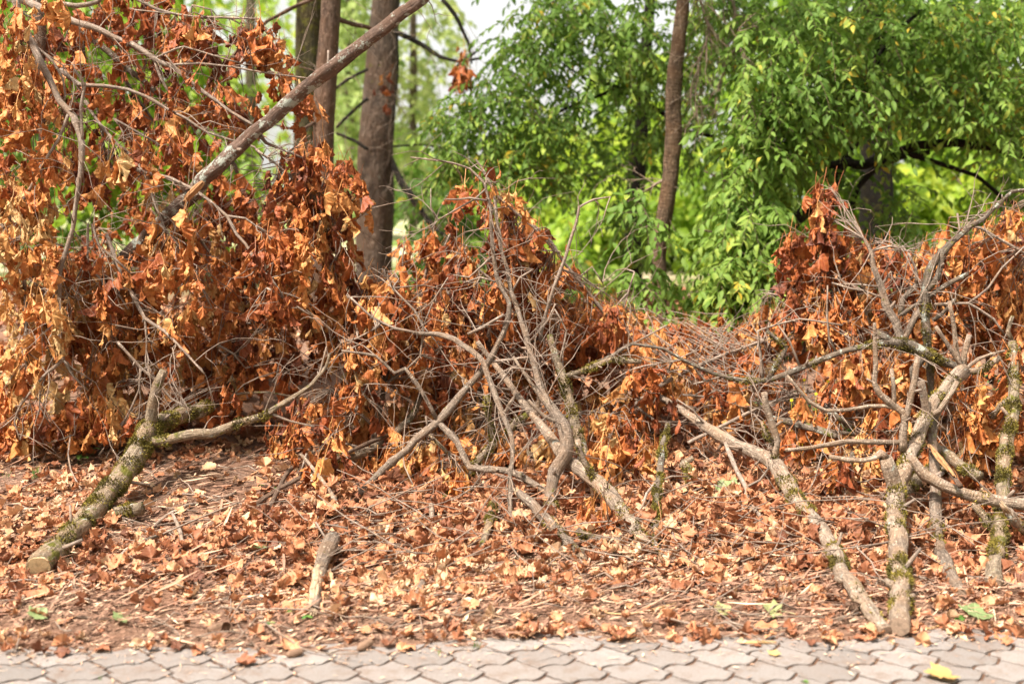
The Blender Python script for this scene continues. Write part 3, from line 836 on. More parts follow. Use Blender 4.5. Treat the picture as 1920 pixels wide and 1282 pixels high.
    for n, s0, s1, tm in ((7000, .02, .075, ST), (5200, .012, .05, CH)):
        p = scatter(n, -2.6, 2.6, 3.95, 5.2, strip); m = len(p); az = r.normal(0, .8, m)
        X = np.c_[np.cos(az), np.sin(az), r.normal(0, .15, m)]; Nn = np.c_[r.randn(m, 2) * .4, np.ones(m)]
        inst(b, tm, basis(X, Nn, r.uniform(s0, s1, m)), np.c_[p, gz(p[:, 0], p[:, 1]) + 0.006 + 0.012 * r.rand(m)], tint=np.clip(.42 + .3 * r.randn(m), 0, 1))
    # a few needles and crumbs have blown over the paving and into its joints
    n = 1200; x = r.uniform(-2.6, 2.6, n); y = yedge(x) - np.abs(r.normal(0, .14, n)) ; az = r.rand(n) * 6.28
    inst(b, ST, basis(np.c_[np.cos(az), np.sin(az), np.zeros(n)], np.c_[r.randn(n, 2) * .2, np.ones(n)], r.uniform(.012, .05, n)), np.c_[x, y, np.full(n, .005)], tint=np.clip(.7 + .2 * r.randn(n), 0, 1))
    n = 420; x = r.uniform(-2.6, 2.6, n); y = yedge(x) - np.abs(r.normal(0, .2, n)); az = r.rand(n) * 6.28
    inst(b, CH, basis(np.c_[np.cos(az), np.sin(az), np.zeros(n)], np.c_[r.randn(n, 2) * .2, np.ones(n)], r.uniform(.01, .035, n)), np.c_[x, y, np.full(n, .005)], tint=np.clip(.75 + .2 * r.randn(n), 0, 1))
    tl = Acc()
    for _ in range(330):
        x = r.uniform(-3.2, 3.2); y = yedge(x) + .03 + abs(r.normal(0, 1.1)); q = np.array([x, y, gz(x, y) + r.uniform(.008, .04)])
        az = r.normal(0, .8) + (math.pi if r.rand() < .5 else 0); pp = [q]; d = np.array([math.cos(az), math.sin(az), 0]); ln = r.uniform(.08, .5)
        for k in range(4):
            d = d + np.r_[r.randn(2) * .16, 0]; d /= np.linalg.norm(d); t = pp[-1] + d * ln / 4; t[2] = gz(t[0], t[1]) + r.uniform(.006, .05); pp.append(t)
        SEED[0] += 1; r0 = r.uniform(.0016, .0048); tube(tl, np.array(pp), np.linspace(r0, r0 * .6, 5), 5, .15, True, SEED[0])
    for _ in range(300):                                 # the tangle that spills forward between the branch butts
        x = r.uniform(-1.0, 2.9); y = yedge(x) + .55 + abs(r.normal(.5, .55)); az = r.uniform(0, 6.28); ln = r.uniform(.2, .75)
        q = np.array([x, y, gz(x, y) + r.uniform(.02, .14)]); pp = [q]; d = np.array([math.cos(az), math.sin(az) * .8, r.normal(0, .25)])
        for k in range(5):
            d = d + r.randn(3) * [.17, .17, .10]; d /= np.linalg.norm(d); t = pp[-1] + d * ln / 5; t[2] = max(t[2], gz(t[0], t[1]) + .012); pp.append(t)
        SEED[0] += 1; r0 = r.uniform(.0016, .0046); tube(tl, np.array(pp), np.linspace(r0, r0 * .5, 6), 5, .15, True, SEED[0])
    tag(tl.build('twig_litter', M['twig']), kind='stuff')
    tag(b.build('needle_litter', M['debris']), kind='stuff')
litter()

# ------------------------------------------------------------------ the brush pile on the left
BL = 'dead branches with withered leaves in the brush piles'
CB = 'cut branches lying in the brush piles'
ST = 'sticks lying on the leaf litter'
B = lambda label, mat, main, **k: branch('dead_branch', label, 'branch', BL, mat, main, **k)
C = lambda label, mat, main, **k: branch('cut_branch', label, 'branch', CB, mat, main, **k)
S = lambda label, mat, main, **k: branch('stick', label, 'stick', ST, mat, main, **k)

branch('fallen_tree_pole', 'long straight brown pole spotted with white lichen, leaning up out of the left leaf pile', 'tree trunk', None, 'pole',
       '230,490,13,6.6 312,408,13.5 412,309,13.5,6.4 480,247,14 560,178,13 640,112,12.5 720,52,11.5 791,-2,11 860,-60,11,6.2',
       subs=['480,246,5 500,268,4 540,285,3 575,300,2', '!430,292,6 440,310,5 445,325,4'], bare='348,374,9,6.33 366,356,9,6.32 380,342,8,6.31', baremat='orange_wood', tw=4)
B('long grey branch drooping down the left edge of the leaf pile, forked at its tip', 'twig',
  '21,-30,9,6.5 38,38,8.5 65,93,8 93,148,7.5 113,192,7 137,220,7 154,268,6.5,6.3 153,309,6.5 144,377,6 136,430,6 113,513,5.5,6.2 110,574,5 113,633,5 118,674,4.5 82,705,3.5 38,760,3 27,790,2.5 38,825,2,6.1',
  subs=['127,213,4 110,261,4 79,312,4 51,364,3.5 0,436,3', '~118,674,3.5 137,705,3 165,732,2', '~38,74,4 69,89,3.5 100,117,3.5 117,148,3 122,178,3 117,199,2.5', '~110,520,2.5 60,468,2 20,430,2', '~75,710,2 74,760,2 96,800,1.5', '~113,640,2.5 95,680,2 70,740,1.5', '160,268,4 152,200,4 160,160,3.5 140,130,3'],
  clumps=[(55,205,60,150,6.7,.4,22,.35),(105,330,80,90,6.7,.4,20,.4),(150,560,70,110,6.5,.3,26)], tw=26, tint=.45)
B('thick green-grey branch slanting down across the top of the left leaf pile', 'twig',
  '10,-20,9,6.9 69,14,8.5 113,34,8 172,51,7.5 220,72,7 268,96,7 299,117,6 326,127,5.5 350,148,4.5 388,178,4.5 432,209,4 477,237,3.5,6.7',
  subs=['113,130,5,6.7 148,158,5 192,160,5 240,168,5 275,182,4.5 309,202,4.5 350,223,4 384,247,3.5 439,264,3 477,275,3 494,299,2', '319,120,3 374,120,3 429,125,2.5 498,137,2.5 583,148,2', '288,110,4 300,140,4 312,165,3.5 325,185,3', '~299,105,3 330,92,3 345,88,2.5 400,105,2.5 450,118,2', '~254,19,2 330,27,2'],
  clumps=[(250,150,110,80,7.1,.4,18),(490,90,40,30,6.9,.15,9),(440,215,30,40,6.9,.2,7),(340,215,90,50,7.0,.4,16),(500,180,45,35,6.9,.2,9),(400,190,30,40,7,.3,7),(560,195,25,25,7,.1,3)], tw=34, tint=.36)
B('thin dark twiggy branch running level along the top left edge', 'twig',
  '225,-25,4,7.2 261,0,4 295,19,4 329,27,3.5 377,33,3.5 429,33,3 484,36,2.5,7.0',
  subs=['106,7,6,7.0 144,12,5.5 185,3,5 205,-25,5', '~430,33,2.5 450,45,2 470,60,1.5', '~360,10,2 395,18,2 400,40,1.5', '~377,33,2 385,50,2'],
  clumps=[(240,30,100,40,7.2,.3,14),(335,55,35,45,7.1,.2,12),(378,72,28,40,7.0,.2,9),(468,72,26,20,6.9,.1,6),(190,60,60,40,7.3,.3,8)], tw=16, tint=.26)
B('dark lichen-flecked branch behind the top of the left leaf pile', 'lichen',
  '60,-10,8,7.3 100,25,8 137,51,8 172,72,8 206,100,7.5 240,130,7 275,158,6 310,190,5 350,235,4,7.2', subs=['206,100,4 240,160,4 290,230,3', '150,60,4 160,130,4 190,240,3 200,300,3'],
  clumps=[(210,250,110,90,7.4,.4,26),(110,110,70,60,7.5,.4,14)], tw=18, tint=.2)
B('upright dead branch with pale brown leaves at the upper left corner', 'brown',
  '75,330,9,7.0 80,240,9 70,150,9 75,80,10 70,20,10 60,-60,10,7.2', subs=['75,240,5 40,235,4 0,250,4', '70,150,5 30,190,4 0,240,4', '75,300,4 40,270,4 10,255,3'],
  clumps=[(25,80,35,70,6.3,.2,11,.4),(88,14,16,14,6.1,.1,3,.85),(30,190,40,50,6.5,.3,10,.7),(20,330,40,50,6.5,.3,10,.6)], tw=10, tint=.6)
B('slender branch arching down the middle of the left leaf pile', 'twig',
  '160,190,4,6.9 182,226,4 220,271,4 254,299,3.5 275,336,3.5 295,395,3 310,430,2.5,6.4',
  subs=['~213,223,3 250,244,3 292,268,3 329,295,2.5 390,340,2', '~299,420,3,6.4 333,458,3 353,489,2.8 374,530,2.5 398,578,2', '~254,299,2 300,330,2 350,352,2', '~250,280,2.5 205,260,2 200,330,2'],
  clumps=[(300,330,100,60,6.8,.3,24,.5),(255,310,40,50,6.4,.2,8,.8),(320,440,60,50,6.5,.3,18,.7),(330,540,70,80,6.5,.3,26,.55)], tw=22, tint=.5)
B('pale grey branch curving down the right side of the left leaf pile', 'twig',
  '240,310,5,6.5 275,324,5 319,333,4.5 360,353,4.5 398,381,4 425,405,3.8 443,440,3.6 460,458,3.5 480,492,3.2 508,520,2.8 535,561,2,6.2',
  subs=['~425,400,3 460,410,2.5 500,440,2', '~480,280,3,6.5 520,310,3 560,345,3 600,380,2.5 640,430,2', '~560,345,2.5 600,360,2.5 650,380,2', '~478,492,2 476,520,1.8', '500,540,3 580,590,3'],
  clumps=[(560,320,45,55,6.5,.2,20),(600,385,45,50,6.5,.2,16),(655,365,35,50,6.5,.2,15,.2),(535,420,50,70,6.5,.3,20),(530,520,60,90,6.4,.3,30,.42),(630,500,35,70,6.6,.2,17),(580,290,20,25,6.4,.1,4,.65)], tw=26, tint=.38)
B('bare forked branch hanging low in front of the left leaf pile', 'twig',
  '200,440,5,6.5 223,499,5 240,540,5 271,595,4.5 309,622,4 343,657,3.5 384,701,2.5,6.1',
  subs=['~165,420,3,6.3 165,454,3 165,499,3 192,526,3 226,557,2.5 240,580,2', '~172,420,3,6.3 185,461,3 220,489,3 244,511,2.5', '~272,600,3 275,633,2.5 274,680,2 271,712,1.8', '220,641,4,6.2 264,688,3.5 295,715,3.5 319,746,3 350,765,3', '~264,695,3 261,729,2.5 247,763,2.5 226,804,2.5 199,860,2', '~192,470,2 198,540,2 210,610,1.5', '~160,470,2 140,560,2', '~155,480,2 125,560,2'],
  clumps=[(235,560,60,70,6.7,.3,28,.5),(190,660,110,80,6.7,.3,40,.42),(300,650,70,60,6.7,.3,24,.55),(230,750,120,40,6.6,.2,26,.5)], tw=30, tint=.5)
B('half hidden branch deep in the shade of the left leaf pile', 'brown',
  '420,740,9,7.2 440,640,9 470,540,8 500,440,7 520,340,6 530,300,5,7.0', subs=['~408,646,3,6.6 439,664,3 460,690,2', '470,540,5 400,480,4 350,420,3', '500,440,4 560,400,3', '440,650,5 520,600,4 590,570,3'],
  clumps=[(455,480,100,120,7.1,.4,42),(520,620,110,90,7.0,.4,46,.25),(430,690,70,60,6.8,.3,26,.45),(430,400,60,60,6.9,.3,16),(330,560,300,170,7.9,.3,190,.15)], tw=26, tint=.33)  # last clump backs the pile, tinted dark so its hollows look shaded
B('sagging branch covered in tan leaves at the far left edge', 'twig',
  '-60,300,7,6.6 -20,380,6 20,450,6 45,520,5 50,600,4 48,680,3,6.2', subs=['~20,450,3 60,440,3 125,465,2', '~45,520,2 80,540,2', '~-20,480,2 40,510,2 100,560,2'],
  clumps=[(40,470,55,110,6.3,.3,30),(60,620,55,90,6.3,.3,26),(20,400,30,60,6.5,.2,10,.5),(110,560,40,60,6.5,.3,12,.6),(40,740,60,30,6.4,.2,12,.6)], tw=14, tint=.7)
B('low branch of red-brown leaves on the ground below the left leaf pile', 'twig',
  '60,690,4,6.7 100,740,4 160,770,4 220,790,3 280,800,3,6.3', subs=['~30,780,3,6.2 90,830,2 140,815,2', '~140,770,3 110,810,2'],
  clumps=[(90,790,95,35,6.35,.2,22,.36),(190,790,70,30,6.3,.2,18,.36),(30,800,50,30,6.4,.2,9,.4),(370,745,70,25,6.5,.2,14,.55)], tw=14, tint=.38)
C('thick moss-covered log lying at the left with a bare stub standing on it', 'mossy',
  '72,1062,23,g0.9 113,1022,22,g1.0 154,979,21.5,g1.1 199,928,21 233,883,21 258,846,21 278,806,20,5.9 309,787,15 343,777,14 388,763,12,6.4 450,745,10,6.9',
  subs=['!277,800,11 285,756,10 295,722,9.5 308,695,8.5', '272,828,11 309,827,10 343,818,10 395,811,9.5 446,794,8.5 494,780,8 515,767,7 549,746,6 583,722,5 611,688,4 618,662,3', '212,962,14 238,958,14 264,956,14', '~583,722,3 600,700,3 612,650,2', '~500,775,4 545,790,3 590,800,2', '400,760,5 440,740,4 500,735,3 560,745,2'],
  moss=[(0.06,0.16,.5),(0.2,0.52,1.0),(.54,.98,.8),(.42,.62,.8)], submoss=[(1,0,.12,1),(1,.42,.60,.9),(2,.1,.75,.8)], cut='s', tw=10)
S('thin dark stick bent over the leaf litter beside the mossy log', 'twig', '178,1079,5,g 220,1048,5,g2 261,1010,5,g2 309,969,5,g2 350,948,4.5 405,938,4.5 443,924,4,g2')
S('lichen-spotted stick crossing the bent dark stick near the mossy log', 'lichen', '240,1051,5,g1.5 268,1014,4.5 300,1003,4 329,996,4 345,990,3.5,g2', subs=['~300,1003,3 380,968,2.5 450,940,2'])
S('short stick standing in leaves right of the mossy log', 'twig', '323,962,4,5.4 335,985,5 340,1000,5 345,1030,5,g1', subs=['~338,990,3 332,1008,3'])
S('long dark stick slanting down over bare soil left of the centre pile', 'brown', '474,947,5.5,g2 522,917,6 563,897,6 607,873,6 660,845,5 735,812,5,6.2', subs=['~563,895,4 575,850,3'])
S('grey stick propped steeply across the slanting dark stick', 'brown', '496,975,6.5,g1 515,931,6.5 535,893,6 563,860,5,6.1')
S('pale pinkish stripped twig with a broken white end in front of the centre pile', 'pale', '563,851,4,5.9 590,880,4.5 618,921,5 628,945,7,5.4', splint='e')
branch('broken_branch', 'short broken branch stripped to pale wood, standing on the litter left of centre', 'branch', None, 'grey',
       '588,1145,10,g1 596,1098,11,g1.4 603,1060,13 611,1030,15,g2.6 623,1010,15,g2.8', bare='581,1150,13,g0.9 588,1108,15,g1.3 596,1062,14,g1.8 603,1038,10,g2.4', splint='s')
S('brown twig lying flat on the litter near the paving at the left', 'brown', '110,1154,4,g 160,1157,4,g 220,1162,3,g')
S('pale straight stick along the paving edge left of centre', 'pale', '347,1191,4,g 412,1195,4,g 440,1199,4,g 474,1208,3,g')
S('short grey stick on the litter below the mossy log', 'grey', '40,1122,5,g 69,1116,6,g 100,1106,5,g 128,1096,3,g')
S('reddish straight twig lying on bare soil at the left edge', 'redtwig', '-10,925,3,g1 69,906,3,g 130,896,2.5,g')
S('dark curved twig on bare soil above the mossy log end', 'brown', '-10,978,4,g 48,960,4,g 90,932,4,g 108,920,3.5,g 121,897,3,g')
S('fine pale twig bent down to the soil left of the mossy log', 'twig', '132,815,2,6.2 128,850,2.2 133,880,2 148,910,2 160,928,1.6,g1')
S('thin forked twig reaching over the litter left of the mossy log', 'twig', '60,966,2.5,g2 110,968,2.5 141,974,2,g3', subs=['~70,968,2 80,1000,1.6'])
S('weathered grey stick end low in the litter at the far left', 'grey', '-10,985,5,g 15,1005,5,g 30,1030,3,g')

B('small bunch of withered leaves caught on a dead conifer twig in the bright gap', 'dark', '900,92,2.5,11.0 880,108,2.5 862,118,2.5 850,130,2', clumps=[(866,128,12,22,10.9,.05,5,.35),(856,150,8,20,10.9,.05,4,.4)], tw=5, tint=.4, twl=.2)
B('few rust-red leaves on a hanging twig against the wide grey-brown trunk', 'twig', '738,130,2,11.6 730,170,2 722,205,1.5', clumps=[(725,170,14,30,11.5,.05,5,.2),(712,215,14,14,11.5,.05,2,.2)], tw=4, tint=.2, twl=.2, per=(1,3))
# ------------------------------------------------------------------ the brush pile in the centre
B('tall branch crossing the centre pile from lower left to a bare curved tip', 'grey',
  '655,944,8,g2 685,914,8,5.8 726,873,8 763,842,8 777,825,8 822,791,9 866,739,8.5 901,698,8 921,670,7.5 942,629,7 954,595,6.5 956,568,6 935,530,5.5 925,478,4.5 921,440,4 920,388,4 908,343,3.5 880,316,3 846,305,2.5 770,295,1.8,6.2',
  subs=['~921,371,3 880,371,3 860,374,2.5 836,374,2', '~911,360,2.5 890,373,2.5 863,388,2.5 822,412,2 808,388,2 808,353,1.5', '829,791,7 856,828,7 873,859,7.5 880,874,7.5 901,877,7.5 949,883,8 980,893,8 1014,914,8 1036,935,8,5.5', '829,791,6 808,763,5.5 784,722,5 760,691,4.5 740,700,4 705,667,3.5 640,657,3', '~877,626,4 908,612,4 945,590,4', '~921,684,4 997,670,4 1045,664,3', '~925,478,3 880,520,2.5 850,515,2', '~822,412,1.6 800,440,1.4', '~935,530,3 900,520,3 870,530,2'],
  clumps=[(945,385,28,30,6.5,.2,6,.35),(905,345,20,25,6.4,.1,3,.4),(860,365,12,12,6.3,.05,2,.5),(890,650,40,50,6.7,.2,6,.5)], tw=28, tint=.4)
B('slim branch arching from the left and bending straight down through the centre pile', 'grey',
  '775,624,4.5,6.1 788,626,5.5 818,628,6 853,636,6.5 887,657,7 908,678,7 916,705,7 932,749,7 949,791,7 959,822,6.5 961,860,6 956,893,6 956,938,6 961,996,5,g1',
  subs=['~784,626,3.5 740,616,3.5 698,595,3 657,557,2.5', '~640,643,3,6.2 670,634,3 705,615,2.5', '~736,540,2.5,6.1 777,581,3 794,612,3 788,667,3 760,694,3', '~794,612,2 815,560,2 840,520,1.6'],
  clumps=[(700,560,60,50,6.6,.3,20),(760,590,80,50,6.5,.3,26),(690,640,60,50,6.4,.3,18),(860,690,50,50,6.6,.2,10,.55)], tw=24, tint=.4)
B('broken grey branch with a splintered lower end at the front of the centre pile', 'grey',
  '973,924,8,5.4 1000,948,10 1035,986,11 1069,1024,11 1090,1043,9,g1', splint='es', moss=[(.45,.95,.35)])
B('thick forked grey branch rising from the centre of the pile to a tall thin tip', 'grey',
  '1034,965,12,g2 1031,924,12,5.5 1041,883,13 1059,852,13.5 1062,832,13 1055,797,11.5 1038,767,10 1017,739,8.5 1004,695,7.5 990,643,7 976,595,6.5 959,550,6 951,502,5 939,465,4 932,412,3.5 925,357,3 904,316,2.5 892,299,2,6.5',
  subs=['~904,319,3 935,371,3.2 969,401,3.2 1004,429,3 1040,470,2.5', '1055,797,6 1020,780,5 990,750,5', '~990,643,3 1010,622,3 1028,600,3 1041,570,2', '~959,550,3 975,520,2.5 1000,505,2', '~1004,695,3 960,690,3 930,730,3'],
  clumps=[(955,450,40,50,6.6,.2,14,.38),(1000,500,50,50,6.7,.25,16,.36),(970,560,60,60,6.8,.3,18,.3),(1040,540,40,50,6.8,.2,12,.35)], tw=24, tint=.36, moss=[(0,.04,.8)])
C('stout cut branch sloping down rightwards at the front of the centre pile', 'pale',
  '1211,1022,13,g1 1186,986,13,g2 1155,942,13.5 1120,904,13.5 1086,880,13,5.6 1062,862,12 1035,825,10.5 1004,784,9 969,739,8 942,701,7 921,674,6,6.3 895,640,5',
  subs=['969,739,5 955,760,5 935,800,4', '1004,784,5 1010,740,5 975,690,4 962,670,4', '1120,904,7 1090,860,7 1080,825,6'], moss=[(.02,.3,.25)], submoss=[(2,0,.9,.9)], cut='s', cutmat='cut_old', tw=10)
C('lichen and moss-covered branch running up to a forked bare tip right of centre', 'mossy',
  '1108,900,8,5.7 1096,860,9.5 1083,808,10 1066,749,10 1055,708,9 1041,667,8.5 1031,629,7.5,6.3',
  subs=['~1014,640,5,6.3 1014,622,5 1028,571,4.5 1045,523,4.5 1059,485,4 1079,420,3.5 1086,388,3 1114,374,2.5 1144,369,1.8', '~1041,690,3 1062,620,2.5 1040,580,2', '1062,708,6 1103,688,7 1148,674,7 1203,676,6', '~1028,571,2.5 1000,560,2', '~1114,374,1.6 1125,385,1.4'],
  moss=[(.0,.42,.5),(.42,.75,1.1)], submoss=[(2,.1,.95,1.0)], clumps=[(1060,620,40,40,6.7,.25,14,.3),(1100,590,50,40,6.8,.3,16,.36),(1080,690,40,40,6.9,.2,10,.3)], tw=18, tint=.33)
B('long thin bare branch arching over the centre pile towards the slim tree', 'twig',
  '995,418,3.5,6.6 1020,438,4 1035,454,4 1055,489,4.2 1083,523,4.5 1120,571,4.5 1148,609,5 1155,640,5,6.7', subs=['~1083,520,2.5 1110,500,2 1130,530,1.8', '~1150,640,4 1165,590,3 1190,510,2', '~1155,620,3 1150,580,2.5 1175,550,2', '~1120,571,2 1090,560,2'],
  clumps=[(1110,620,45,40,6.9,.3,12),(1170,600,25,30,6.9,.2,5,.5)], tw=12, tint=.4)
C('curved smooth branch with a greenish bark at the left foot of the centre pile', 'mossy',
  '612,858,7,6.0 640,858,9 681,850,9.5 726,823,9 753,801,8.5 774,777,8 790,740,6,6.6', moss=[(0,.15,.6)], cut='s', cutmat='cut_old')
B('leafy brush heap branch bulging out of the left half of the centre pile', 'brown',
  '690,880,7,6.2 705,800,7 720,720,6 735,640,6 750,570,5 745,520,4,6.8', subs=['~705,800,4 660,760,3 620,730,3', '~720,720,4 780,680,3 830,650,3', '~640,800,3,6.2 672,760,3 690,720,2', '~700,840,3 640,830,3 580,850,2', '~660,745,2.5 640,690,2 620,640,1.6'],
  clumps=[(720,560,50,45,6.9,.3,16,.3),(640,600,40,60,6.9,.3,14,.32),(740,670,80,60,6.6,.3,28,.4),(650,760,60,50,6.4,.3,18,.45),(560,800,60,40,6.3,.25,16,.62),(770,790,50,40,6.6,.2,9,.55),(620,870,60,25,5.9,.2,7,.6),(690,830,60,30,6.3,.2,9,.45)], tw=34, tint=.42)
B('heap of red-brown leaves on a hidden branch at the top of the centre pile', 'brown',
  '890,800,8,6.9 905,700,8 920,620,7 940,540,6 955,470,5 960,410,4,7.0', subs=['~920,620,4 860,570,3 830,540,3', '~905,700,4 1000,640,3 1060,610,3', '~940,540,3 890,500,3 870,470,2'],
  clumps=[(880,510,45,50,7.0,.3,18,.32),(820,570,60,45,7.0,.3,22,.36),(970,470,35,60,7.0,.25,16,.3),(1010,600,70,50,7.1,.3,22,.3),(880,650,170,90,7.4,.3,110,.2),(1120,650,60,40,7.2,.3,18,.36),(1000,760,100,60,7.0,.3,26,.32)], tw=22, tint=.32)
B('low leafy branch buried in the shady base of the centre pile', 'mossy',
  '830,960,9,5.7 860,910,9 900,860,9 960,800,8 1010,760,7,6.6', subs=['870,900,6 840,850,5 800,810,4', '~900,860,4 860,880,3 820,900,3 760,905,3', '~960,800,4 1100,770,3 1160,780,3', '930,830,8 915,780,7 910,740,6', '985,850,9 1000,870,10 1010,900,9'],
  clumps=[(790,870,60,35,6.2,.15,10,.5),(860,910,35,22,5.85,.1,5,.6),(1140,830,60,40,6.0,.3,16,.35),(1190,880,45,35,6.1,.15,8,.45),(850,790,80,50,6.6,.2,12,.45),(1110,960,25,25,5.3,.1,3,.75),(1000,880,80,30,6.15,.15,10,.4),(740,890,50,25,6.1,.15,8,.5),(880,850,70,35,6.3,.15,12,.35),(1090,800,60,40,6.5,.2,12,.35)], moss=[(.0,.9,.8)], submoss=[(3,0,1,1.1),(4,0,1,1.1)], tw=30, tint=.5)
B('spray of small dead leaf bunches standing behind the centre pile by the wide trunk', 'twig',
  '770,600,5,7.6 790,540,4.5 805,490,4 812,440,3,7.5', subs=['~805,490,3 835,460,3 848,430,2', '~790,540,3 840,510,2.5', '~790,540,2.5 755,500,2 758,460,2'],
  clumps=[(802,455,15,22,7.5,.1,4,.55),(850,460,14,24,7.5,.1,4,.35),(825,515,35,20,7.6,.15,7,.28),(757,480,8,22,7.7,.05,3,.2)], tw=8, tint=.35)
C('short mossy stub standing among the leaves left of the centre fork', 'mossy', '925,943,8,5.5 914,986,9,g4 906,1020,9 903,1050,9,g0', moss=[(.0,.3,1.4),(.35,.6,1.3),(.8,1,.8)])
C('grey upright stub half sunk in leaves below the centre pile', 'pale', '808,945,6,5.5 808,985,6.5 809,1027,6,g0', moss=[(.6,.8,.4)])
S('long thin greenish twig curving along the litter below the centre pile', 'mossy', '618,932,3,5.6 640,947,3.2 688,983,3.5 736,1014,4,g3 794,1029,4 860,1034,4 932,1048,4,g2 1000,1055,4 1045,1050,4 1075,1040,3.5 1117,1055,3,g1', subs=['~870,1034,3 900,1010,2.5 885,990,2.5 830,1030,2'])
C('short thick branch piece crusted with grey lichen at the front of the centre pile', 'lichen', '1083,992,8,5.1 1103,1009,9,g2 1131,1015,9.5 1166,1015,10,g1.2', cut='e', moss=[(.0,.3,1.2)])
C('thin upright branch sleeved in moss between the centre and right piles', 'lichen', '1231,1066,5,g0.5 1229,1007,6.5 1230,945,8 1237,876,8,5.7 1242,842,7.5 1252,794,6.5,6.1', moss=[(.0,.3,.8),(.28,.62,1.6),(.72,.98,1.5)])
S('piece of branch with a pale stripped end poking from the litter below the centre pile', 'grey', '794,1090,8,g1.5 783,1112,8,g1.2 768,1138,8,g0.8', bare='783,1112,8,g1.5 774,1128,8.5,g1.2 767,1139,8,g1.0')
S('pale dry grass stalk lying across the litter right of centre', 'straw', '1040,1076,2,g1 1120,1075,2,g2 1200,1083,1.8,g2 1290,1084,1.6,g2')
S('curved pale stalk near the paving edge right of centre', 'straw', '1080,1130,2.5,g1 1120,1147,3,g1 1175,1152,3,g1 1225,1143,3,g1 1272,1130,2.5,g1')
S('thin grey twig lying almost level above the paving edge at centre', 'twig', '870,1190,2.5,g1 940,1170,3,g1 1010,1171,2.5,g1')
S('straight pale twig slanting across the big leaves below the centre pile', 'pale', '925,1145,3,g1 960,1110,3,g2 980,1080,3,g2 995,1055,2,g3')
S('thin dark twig stretching level over the litter at lower left of centre', 'twig', '680,1156,2.5,g1 760,1157,2.5,g1 850,1153,2.5,g1 930,1150,2,g1')
S('dark stick half buried near the paving below the broken branch', 'brown', '635,1202,4,g 660,1188,4,g 705,1178,4,g 735,1170,3,g')
S('short branched dead twig on the litter right of the centre pile', 'twig', '1105,1150,3,g1 1140,1185,2.5,g1 1180,1178,2.5,g1', subs=['~1135,1180,2 1142,1205,1.6'])
S('grey twig standing steeply out of the litter below the lichen piece', 'twig', '1117,1130,2.5,g1 1130,1100,2.5,g4 1150,1085,2,g6')
S('thin twig arching from the mossy upright stub to the right', 'twig', '1192,964,3,5.4 1205,948,3.5 1213,925,3.5 1230,903,3.5 1260,893,3 1290,893,2.5,5.7')

# ------------------------------------------------------------------ the brush pile on the right
C('long pale cut trunk sloping down to the paving, cut to a slanting point', 'pale',
  '1661,1182,12,g0.9 1637,1154,14,g1.1 1609,1116,14.5,g1.5 1582,1075,15 1565,1034,15 1541,993,15 1503,948,15 1476,907,15 1458,873,14.5,5.8 1434,857,13 1383,835,11.5 1325,801,10 1275,767,8.5 1234,743,8 1203,705,7.5 1175,662,6.5,6.9',
  subs=['1460,862,8 1456,825,8.5 1447,790,8 1436,760,7.5 1433,735,7', '1452,840,5 1437,815,5 1428,790,4', '1590,1096,8 1574,1088,7.5 1566,1082,7', '~1325,801,3 1300,770,2.5 1270,750,2'],
  moss=[(.17,.24,.9),(.36,.5,.6),(.02,.1,.1)], submoss=[(0,0,.15,1.3),(1,0,1,1.1)], cut='s', cutmat='cut_old', tw=10)
C('thick forked log standing on its cut end at the paving, with pale limbs spreading above', 'pale',
  '1686,1174,20,g1.0 1688,1127,20 1688,1082,20 1684,1034,18 1680,990,17 1681,945,16.5 1684,905,16 1699,873,15,5.5 1706,849,14 1716,832,13 1736,784,12.5 1760,743,13 1788,712,14 1805,691,15,6.0',
  subs=['1680,915,14 1668,876,14 1662,858,13', '1692,845,10 1694,815,9 1697,791,8.5 1692,773,8 1675,760,8 1651,739,7.5 1640,718,6.5 1642,681,6 1640,640,5.5 1639,605,4',
        '1690,768,5 1660,760,5 1630,760,5 1589,767,5 1548,770,5 1517,753,5 1500,732,4.5 1476,705,4', '1699,784,7 1705,756,7 1716,712,7 1721,670,6', '1681,763,5.5 1675,722,5.5 1671,690,5',
        '!1800,690,6.5 1795,674,6 1774,640,6 1755,612,5.5', '1800,688,6.5 1795,667,6.5 1788,612,6 1783,564,5', '!1806,688,7 1808,667,6.5 1814,645,6.5 1819,628,6', '1812,688,5 1835,672,5 1857,664,4.5 1884,657,4',
        '1810,692,8 1826,697,8 1850,690,7 1875,670,6', '1690,832,6.5 1660,828,6.5 1633,828,6.5 1589,828,6.5 1520,839,6 1472,842,5', '1668,860,10 1651,849,9 1640,858,7 1620,863,6.5 1589,862,6.5 1555,856,6', '1680,1106,12 1664,1092,9 1658,1086,7', '1736,784,7 1760,770,6 1785,735,6 1795,715,6', '~1640,722,3 1625,710,3'],
  moss=[(.05,.20,.5),(.18,.26,1.0),(.35,.55,.5),(.6,.95,.5)], submoss=[(9,.1,.8,1.0)], cut='s', cutmat='cut_old', tw=8)
